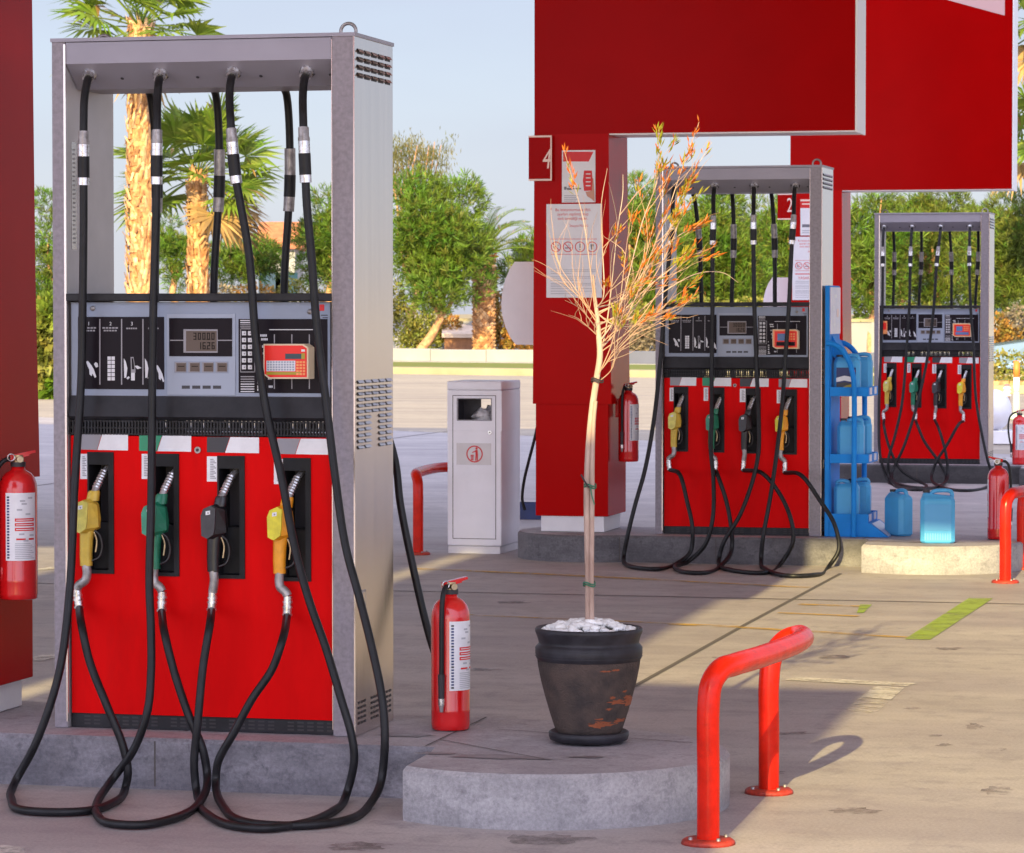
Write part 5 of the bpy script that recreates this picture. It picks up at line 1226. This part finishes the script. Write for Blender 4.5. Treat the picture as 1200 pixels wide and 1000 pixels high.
for i in range(3): m.lathe([(.0, .325 + i * .05), (.058, .325 + i * .05), (.062, .34 + i * .05), (.04, .365 + i * .05), (0, .365 + i * .05)], (0, 0, 0), 'white_frame', 18)
m.lathe([(.05, .475), (.03, .50), (0, .505)], (0, 0, 0), 'lamp_post', 14); m.build('lamp_head', o)
o = rod('white_tank', 'rounded white tank half hidden behind the far dispenser', 'tank', 1164, 520, 39.5)
m = MB(); m.sphere((0, 0, .40), .215, 'white_paint', 18, (1.0, 1.3, 1.15)); m.build('shell', o); m = MB(); m.box(-.25, .25, -.25, .25, 0, .16, 'white_plinth', bev=.01); m.cyl((0.06, -.2, .16), (.06, -.2, .185), .03, 'silver', 12); m.build('base', o)

# ------------------------------------------------------------------ vegetation
def pine_tufts(mb, c, rad, n, r, size, mts, shell=.55):
    c = Vector(c)
    for i in range(n):
        d = Vector((r.gauss(0, 1), r.gauss(0, 1), r.gauss(0, 1))).normalized(); t = shell + (1 - shell) * r.random()
        p = c + Vector((d.x * rad[0], d.y * rad[1], d.z * rad[2])) * t
        ax = (d * .8 + Vector((0, 0, .75)) + Vector((r.gauss(0, .3), r.gauss(0, .3), r.gauss(0, .3)))).normalized(); mt = mts[0] if r.random() < .72 else mts[1]
        L0 = size * r.uniform(.7, 1.35)
        for j in range(10):
            a = (ax + Vector((r.gauss(0, .55), r.gauss(0, .55), r.gauss(0, .55)))).normalized(); s = a.orthogonal().normalized(); s = Matrix.Rotation(r.uniform(0, 6.28), 3, a) @ s
            L = L0 * r.uniform(.6, 1.1); q = p + a * L * .12; w = L * .050
            mb.add([q - s * w * .5, q + s * w * .5, q + a * L * .6 + s * w, q + a * L, q + a * L * .6 - s * w], [(0, 1, 2, 3, 4)], mt)
def limb(mb, a, b, r0, r1, mt, r, n=4):
    a, b = Vector(a), Vector(b); P = [a.lerp(b, i / n) + (Vector((r.gauss(0, 1), r.gauss(0, 1), 0)) * (b - a).length * .035 if 0 < i < n else Vector()) for i in range(n + 1)]
    mb.tube(P, lambda t: r0 + (r1 - r0) * t, mt, 8, sub=3)
def pine(label, box, base, Y, seed, blobs=16, dens=1.0, mts=('pine_green', 'pine_olive'), lean=None, group='pines beyond the road', size=.25, kind='pine_tree'):
    r = random.Random(seed); x0, y0, x1, y1 = box; A, B = at(x0, y0, Y), at(x1, y1, Y); bp = at(base[0], base[1], Y)
    o = thing(kind, label, 'tree', (bp.x, Y, GZ), 0, group)
    c = Vector(((A.x + B.x) / 2 - bp.x, 0, (A.z + B.z) / 2 - GZ)); R_ = Vector(((B.x - A.x) / 2, (B.x - A.x) / 2 * .8, (A.z - B.z) / 2))
    crown = MB(); tr = MB(); centers = []
    for i in range(int(blobs * 1.35)):
        d = Vector((r.gauss(0, 1), r.gauss(0, 1), r.gauss(0, 1))).normalized(); t = r.random() ** .4 * .72
        p = c + Vector((d.x * R_.x, d.y * R_.y, d.z * R_.z)) * t; q = r.uniform(.38, .56); centers.append(p)
        rad = Vector((R_.x * q, R_.x * q, min(R_.z, R_.x) * q * .85))
        area = rad.x * rad.z; pine_tufts(crown, p, rad, int(max(40, 190 * area * dens)), r, size, mts)
    fork = c - Vector((0, 0, R_.z * .55)) if lean is None else at(lean[0], lean[1], Y) - Vector((bp.x, Y, GZ))
    limb(tr, (0, 0, 0), fork, .17, .11, 'pine_bark', r)
    for p in centers[:6]: limb(tr, fork, p, .075, .02, 'pine_bark', r)
    tr.build('trunk', o); crown.build('crown', o); return o
pine('round bushy pine with a leaning bare trunk, beside the steel panel of the nearest dispenser', (438, 168, 578, 398), (488, 417), 104, 1, 22, 1.15, lean=(517, 372))
pine('small rounded pine behind the cabinet left of the red column', (580, 246, 660, 350), (628, 412), 108, 2, 12, 1.1)
pine('bright pine whose left half shows in the right opening of the nearest dispenser', (338, 196, 440, 356), (385, 417), 109, 3, 16, 1.1)
pine('dark pine between the two fan palm trunks', (172, 238, 238, 352), (205, 415), 116, 4, 12, 1.1)
pine('low spreading pine right of the second fan palm', (240, 268, 345, 352), (290, 415), 121, 5, 14, 1.1)
pine('pine at the far left between the red column and the nearest dispenser', (22, 188, 108, 395), (62, 420), 112, 6, 14, 1.1)
pine('tall pine left of the middle dispenser, behind the sapling', (688, 188, 810, 392), (740, 417), 106, 7, 20, 1.1)
pine('broad pine filling the opening of the middle dispenser', (772, 212, 905, 398), (838, 417), 109, 8, 22, 1.2)
pine('pine behind the column numbered 2', (880, 205, 985, 395), (930, 417), 112, 9, 16, 1.1)
pine('broad pine between the blue rack and the far dispenser', (968, 188, 1078, 394), (1022, 417), 104, 10, 20, 1.2, mts=('pine_green', 'pine_olive'))
pine('pine filling the opening of the far dispenser', (1046, 190, 1150, 384), (1096, 417), 107, 11, 18, 1.2, mts=('pine_olive', 'pine_green'))
pine('tall pine at the right edge above the blue-grey car', (1118, 203, 1235, 392), (1180, 417), 103, 12, 20, 1.2, mts=('pine_olive', 'pine_green'))
pine('pine standing further back between the blue rack and the far dispenser', (1000, 222, 1110, 400), (1050, 417), 118, 13, 18, 1.0, mts=('pine_olive', 'pine_green'))
pine('pine standing further back behind the right half of the far dispenser', (1090, 220, 1205, 400), (1140, 417), 120, 14, 18, 1.0, mts=('pine_olive', 'pine_green'))
pine('pine standing further back behind the right half of the middle dispenser', (815, 222, 960, 400), (890, 417), 121, 15, 20, 1.0, mts=('pine_olive', 'pine_green'))
pine('pine standing further back behind the sapling', (720, 232, 830, 400), (770, 417), 122, 16, 16, 1.0, mts=('pine_olive', 'pine_green'))
# wispy gum behind the round pine
def gum(label, box, base, Y, seed):
    r = random.Random(seed); x0, y0, x1, y1 = box; A, B = at(x0, y0, Y), at(x1, y1, Y); bp = at(base[0], base[1], Y); o = thing('gum_tree', label, 'tree', (bp.x, Y, GZ))
    tr = MB(); cr = MB(); top = A.z - GZ
    for i in range(11):
        x = A.x - bp.x + (B.x - A.x) * (i + .5) / 11; z = top - r.uniform(0, 1.0) - abs(i - 5) * .06; limb(tr, (r.uniform(-.2, .2), 0, top * .35), (x, r.uniform(-.8, .8), z), .06, .012, 'pine_bark', r)
        for j in range(9):
            c = Vector((x + r.gauss(0, .22), r.uniform(-.8, .8), z - r.uniform(-.15, 1.6)))
            for q in range(34):
                p = c + Vector((r.gauss(0, .14), r.gauss(0, .14), r.gauss(0, .2))); a = Vector((r.gauss(0, .35), r.gauss(0, .35), -1)).normalized(); s = a.orthogonal().normalized() * .018; L = r.uniform(.12, .24)
                cr.add([p, p + a * L * .5 + s, p + a * L, p + a * L * .5 - s], [(0, 1, 2, 3)], 'gum_leaf')
    limb(tr, (0, 0, 0), (0, 0, top * .5), .16, .10, 'pine_bark', r); tr.build('trunk', o); cr.build('crown', o)
gum('thin drooping gum tree rising behind the round pine', (446, 148, 520, 240), (480, 415), 118, 31)
# fan palms
def fan_palm(label, px, ptop, Y, r0, r1, seed, n=26, fl=1.5, boots=True, fr=None):
    r = random.Random(seed); b = at(px, 415, Y); t = at(px, ptop, Y); o = thing('fan_palm', label, 'palm', (b.x, Y, GZ), 0, 'fan palms beyond the road'); H = t.z - GZ
    m = MB(); m.tube([(0, 0, 0), (.05, 0, H * .3), (.03, 0, H * .7), (0, 0, H)], lambda q: r0 + (r1 - r0) * q, 'palm_bark', 16, sub=5)
    z = .2
    while z < H and boots:
        q = z / H; rr = r0 + (r1 - r0) * q; a0 = r.uniform(0, 6.28)
        for j in range(9):
            a = a0 + j * 2 * math.pi / 9 + r.gauss(0, .12); d = Vector((math.cos(a), math.sin(a), 0)); s = Vector((-d.y, d.x, 0)); L = r.uniform(.22, .40) * (1 if r.random() > .12 else 1.7); w = r.uniform(.06, .11)
            c = d * rr * .92 + Vector((0, 0, z + r.uniform(-.06, .06))); tip = c + d * r.uniform(.05, .17) + Vector((0, 0, L * (1 if r.random() > .15 else -.6))) + s * r.gauss(0, .08)
            m.add([c - s * w + d * .03, c + d * .07, c + s * w + d * .03, tip + s * w * .4, tip - s * w * .4], [(0, 1, 4), (1, 2, 3), (1, 3, 4)], 'palm_boot' if r.random() < .6 else 'palm_bark')
        z += r.uniform(.11, .17)
    m.build('trunk', o)
    cr = MB()
    for i in range(n):
        el = (1.25 - 2.0 * (i / n) + r.gauss(0, .12)); a = i * 2.399 + r.gauss(0, .2); d = Vector((math.cos(a) * math.cos(el), math.sin(a) * math.cos(el), math.sin(el))); P0 = Vector((0, 0, H - .05)); L = fl * r.uniform(.85, 1.1)
        tip = P0 + d * L - Vector((0, 0, .12 * L * math.cos(el) ** 2)); dry = el < -.45
        cr.tube([P0, P0.lerp(tip, .5) + Vector((0, 0, .05)), tip], .022, 'palm_dry' if dry else 'palm_green', 5)
        f = (tip - P0.lerp(tip, .5)).normalized(); s = f.cross(Vector((0, 0, 1))); s = s.normalized() if s.length > .1 else Vector((1, 0, 0)); up = s.cross(f); s = (s + up * r.gauss(0, .35)).normalized(); up = s.cross(f)
        nb = 25; fr_ = L * .78; 
        for j in range(nb):
            t0 = -2.1 + 4.2 * j / (nb - 1); bd = f * math.cos(t0) + s * math.sin(t0) + up * (.16 * abs(math.sin(t0)) + r.gauss(0, .04)); bd.normalize(); bl = fr_ * (1 - .22 * abs(t0) / 2.1) * r.uniform(.9, 1.08); nrm = f * -math.sin(t0) + s * math.cos(t0); w = .085 * fr_
            droop = Vector((0, 0, -1)) * bl * r.uniform(.05, .28)
            p1 = tip + bd * bl * .52; p2 = tip + bd * bl + droop
            mt = 'palm_dry' if dry or r.random() < .04 else 'palm_green'
            cr.add([tip, p1 + nrm * w * .62 + up * .02, p2, p1 - nrm * w * .62], [(0, 1, 2, 3)], mt)
    cr.build('crown', o); return o
fan_palm('tallest fan palm with a thick shaggy trunk behind the nearest dispenser', 165, 30, 101, .40, .33, 41, 34, 1.7)
fan_palm('shorter fan palm with an orange-brown trunk behind the nearest dispenser', 232, 205, 104, .32, .24, 42, 38, 1.75)
fan_palm('fan palm just outside the upper right corner, its fronds showing past the header', 1243, 20, 90, .3, .25, 43, 26, 1.5)
fan_palm('lower fan palm at the right edge with dark fronds beside the header', 1236, 148, 96, .3, .25, 44, 26, 1.35)
# feather palm by the red column
def date_palm(label, px, ptop, Y, seed):
    r = random.Random(seed); b = at(px, 417, Y); t = at(px, ptop, Y); o = thing('date_palm', label, 'palm', (b.x, Y, GZ)); H = t.z - GZ
    m = MB(); m.tube([(0, 0, 0), (0, 0, H * .5), (0, 0, H)], lambda q: .33 - .05 * q, 'palm_bark', 16, sub=4)
    z, row = .1, 0
    while z < H:
        for j in range(10):
            a = (j + .5 * (row % 2)) * 2 * math.pi / 10; d = Vector((math.cos(a), math.sin(a), 0)); s = Vector((-d.y, d.x, 0)); c = d * .31 + Vector((0, 0, z)); 
            m.add([c - s * .10, c + Vector((0, 0, -.10)) + d * .01, c + s * .10, c + Vector((0, 0, .10)), c + d * .09 + Vector((0, 0, .03))], [(0, 1, 4), (1, 2, 4), (2, 3, 4), (3, 0, 4)], 'palm_boot' if r.random() < .5 else 'palm_bark')
        z += .115; row += 1
    m.build('trunk', o); cr = MB()
    for i in range(24):
        a = i * 2.399 + .3; el = 1.35 - 1.15 * (i / 24) ** 1.1; L = r.uniform(2.0, 2.9); h = Vector((math.cos(a), math.sin(a), 0)); P = []
        for q in range(9):
            u = q / 8; ang = el - u * u * r.uniform(1.1, 1.6); P.append((P[-1] + (h * math.cos(ang) + Vector((0, 0, math.sin(ang)))) * L / 8) if P else Vector((0, 0, H)))
        cr.tube(P, lambda t: .03 - .025 * t, 'palm_green', 5)
        for q in range(1, 8):
            for e in range(4):
                p = P[q].lerp(P[q + 1], e / 4) if q < 8 else P[q]; f = (P[q + 1] - P[q]).normalized(); s = f.cross(Vector((0, 0, 1))).normalized() if abs(f.z) < .98 else Vector((1, 0, 0)); up = s.cross(f)
                for sg in (-1, 1):
                    bd = (f * .75 + s * sg * .75 + up * .45).normalized(); L2 = .48 * (1 - .5 * q / 8) * r.uniform(.8, 1.1)
                    cr.add([p, p + bd * L2 * .5 + f * .022, p + bd * L2 - Vector((0, 0, .05)), p + bd * L2 * .5 - f * .022], [(0, 1, 2, 3)], 'palm_green' if r.random() > .12 else 'palm_dry')
    cr.build('crown', o)
date_palm('feather palm with a diamond patterned trunk left of the red column', 567, 300, 106, 51)
# bushes
def bush(label, parts, Y, seed, name='bush', dens=1.0, leaf=.14):
    r = random.Random(seed); x = sum(p[0] for p in parts) / len(parts); b = at(x, 415, Y); o = thing(name, label, 'bush', (b.x, Y, GZ)); m = MB(); st = MB()
    for px, py, rx, ry, mt in parts:
        c = at(px, py, Y) - Vector((b.x, Y, GZ)); k = Y / F; leaves(m, (c.x, r.uniform(-.3, .3), max(c.z, .1)), (rx * k, rx * k * .8, ry * k), int(rx * ry * 1.5 * dens) + 60, leaf, mt, r, .35)
        limb(st, (0, 0, 0), (c.x, 0, max(.05, c.z)), .03, .01, 'pine_bark', r)
    st.build('stems', o); m.build('foliage', o)
bush('rust and yellow bush below the cabinet at the red column', [(594, 375, 22, 34, 'rust_leaf'), (612, 394, 20, 20, 'rust_leaf'), (586, 398, 16, 18, 'rust_leaf'), (600, 350, 12, 20, 'bush_leaf')], 107, 61)
bush('orange flowering shrub beside the feather palm crown', [(571, 302, 9, 16, 'flower_orange'), (575, 322, 8, 10, 'flower_orange'), (568, 325, 14, 16, 'bush_leaf'), (572, 352, 12, 28, 'bush_leaf'), (574, 385, 10, 30, 'bush_leaf')], 108, 62)
bush('tall green shrub left of the leaning pine trunk', [(472, 380, 12, 36, 'bush_leaf'), (484, 395, 14, 24, 'bush_leaf'), (508, 398, 12, 22, 'bush_leaf'), (466, 350, 8, 26, 'bush_leaf'), (500, 385, 22, 26, 'bush_leaf'), (528, 385, 14, 16, 'rust_leaf')], 113, 63)
bush('dry grey shrub between the red column and the middle dispenser', [(745, 392, 20, 26, 'dry_leaf'), (760, 402, 20, 20, 'dry_leaf'), (730, 405, 18, 18, 'dry_leaf'), (752, 370, 14, 14, 'bush_leaf')], 105, 64)
bush('low brown scrub seen under the palms in the nearest dispenser', [(255, 346, 26, 12, 'dry_leaf'), (300, 346, 26, 14, 'rust_leaf'), (345, 344, 24, 16, 'bush_leaf'), (375, 350, 20, 12, 'rust_leaf'), (320, 372, 60, 16, 'dry_leaf')], 118, 65)
bush('brown scrub at the right behind the car', [(1160, 388, 24, 22, 'rust_leaf'), (1195, 380, 24, 20, 'dry_leaf'), (1180, 398, 26, 14, 'rust_leaf')], 100, 66)
bush('spiky green shrub at the left edge beyond the forecourt', [(54, 395, 9, 40, 'bush_leaf'), (50, 432, 12, 34, 'bush_leaf'), (62, 440, 12, 34, 'palm_green'), (44, 415, 10, 40, 'bush_leaf'), (60, 372, 8, 22, 'palm_green')], 60, 67, leaf=.22)
bush('green undergrowth behind the far dispenser', [(1000, 400, 26, 22, 'dry_leaf'), (985, 396, 16, 24, 'bush_leaf'), (1050, 392, 40, 30, 'bush_leaf'), (1110, 392, 40, 30, 'bush_leaf'), (1080, 380, 40, 26, 'bush_leaf'), (1020, 378, 22, 20, 'bush_leaf')], 106, 68)
bush('green undergrowth behind the middle dispenser', [(800, 394, 40, 28, 'bush_leaf'), (850, 394, 40, 28, 'bush_leaf'), (905, 394, 40, 28, 'bush_leaf'), (820, 372, 40, 24, 'bush_leaf'), (880, 372, 40, 24, 'bush_leaf')], 106, 69)

# ------------------------------------------------------------------ daylight
wd_ = bpy.data.worlds.new('World'); scene.world = wd_; wd_.use_nodes = True; nt = wd_.node_tree
sk = nt.nodes.new('ShaderNodeTexSky'); sk.sky_type = 'NISHITA'; sk.sun_disc = False; sk.sun_elevation = EL; sk.sun_rotation = math.pi + AZ
sk.air_density = 1.0; sk.dust_density = 0.6; sk.ozone_density = 3.0
bg = nt.nodes['Background']; bg.inputs['Strength'].default_value = 0.11
# thin high cloud over the clear sky
tc_ = nd(nt, 'ShaderNodeTexCoord'); mp_ = nd(nt, 'ShaderNodeMapping'); mp_.inputs['Scale'].default_value = (1, 1, 3.5); nt.links.new(tc_.outputs['Generated'], mp_.inputs['Vector'])
nz_ = nd(nt, 'ShaderNodeTexNoise', Scale=1.6, Detail=5.0, Roughness=0.55); nt.links.new(mp_.outputs[0], nz_.inputs['Vector'])
mr_ = nd(nt, 'ShaderNodeMapRange'); mr_.inputs['From Min'].default_value = .3; mr_.inputs['From Max'].default_value = .7; mr_.inputs['To Min'].default_value = .74; mr_.inputs['To Max'].default_value = .92; nt.links.new(nz_.outputs['Fac'], mr_.inputs['Value'])
cm_ = nd(nt, 'ShaderNodeMix', data_type='RGBA'); cm_.inputs[7].default_value = (2.55, 2.75, 3.75, 1); CLOUD = cm_.inputs[7]
# cloud lit through from the sun's side, dimmer on the opposite side
dt_ = nd(nt, 'ShaderNodeVectorMath', operation='DOT_PRODUCT'); nt.links.new(tc_.outputs['Generated'], dt_.inputs[0]); dt_.inputs[1].default_value = (-math.sin(AZ) * math.cos(EL), -math.cos(AZ) * math.cos(EL), math.sin(EL))
gl_ = nd(nt, 'ShaderNodeMapRange'); gl_.inputs['From Min'].default_value = -.5; gl_.inputs['From Max'].default_value = 1.0; gl_.inputs['To Min'].default_value = .80; gl_.inputs['To Max'].default_value = 4.1; nt.links.new(dt_.outputs['Value'], gl_.inputs['Value'])
cv_ = nd(nt, 'ShaderNodeVectorMath', operation='SCALE'); cv_.inputs[0].default_value = (2.5, 2.56, 3.25); nt.links.new(gl_.outputs[0], cv_.inputs['Scale']); nt.links.new(cv_.outputs[0], cm_.inputs[7])
nt.links.new(mr_.outputs[0], cm_.inputs[0]); nt.links.new(sk.outputs[0], cm_.inputs[6]); nt.links.new(cm_.outputs[2], bg.inputs['Color'])
sd = bpy.data.lights.new('sun', 'SUN'); sd.energy = 3.9; sd.angle = R(.45); sd.color = (1.0, .81, .36)
so = bpy.data.objects.new('sun', sd); COL.objects.link(so)
dirv = Vector((math.sin(AZ) * math.cos(EL), math.cos(AZ) * math.cos(EL), -math.sin(EL)))
so.rotation_euler = dirv.to_track_quat('-Z', 'Y').to_euler()
vs_ = scene.view_settings; scene.display_settings.display_device = 'sRGB'
vs_.view_transform = 'Standard'; vs_.look = 'None'; vs_.gamma = 1; vs_.exposure = 1.3; vs_.use_curve_mapping = False
scene.cycles.max_bounces = 8; scene.cycles.use_denoising = True
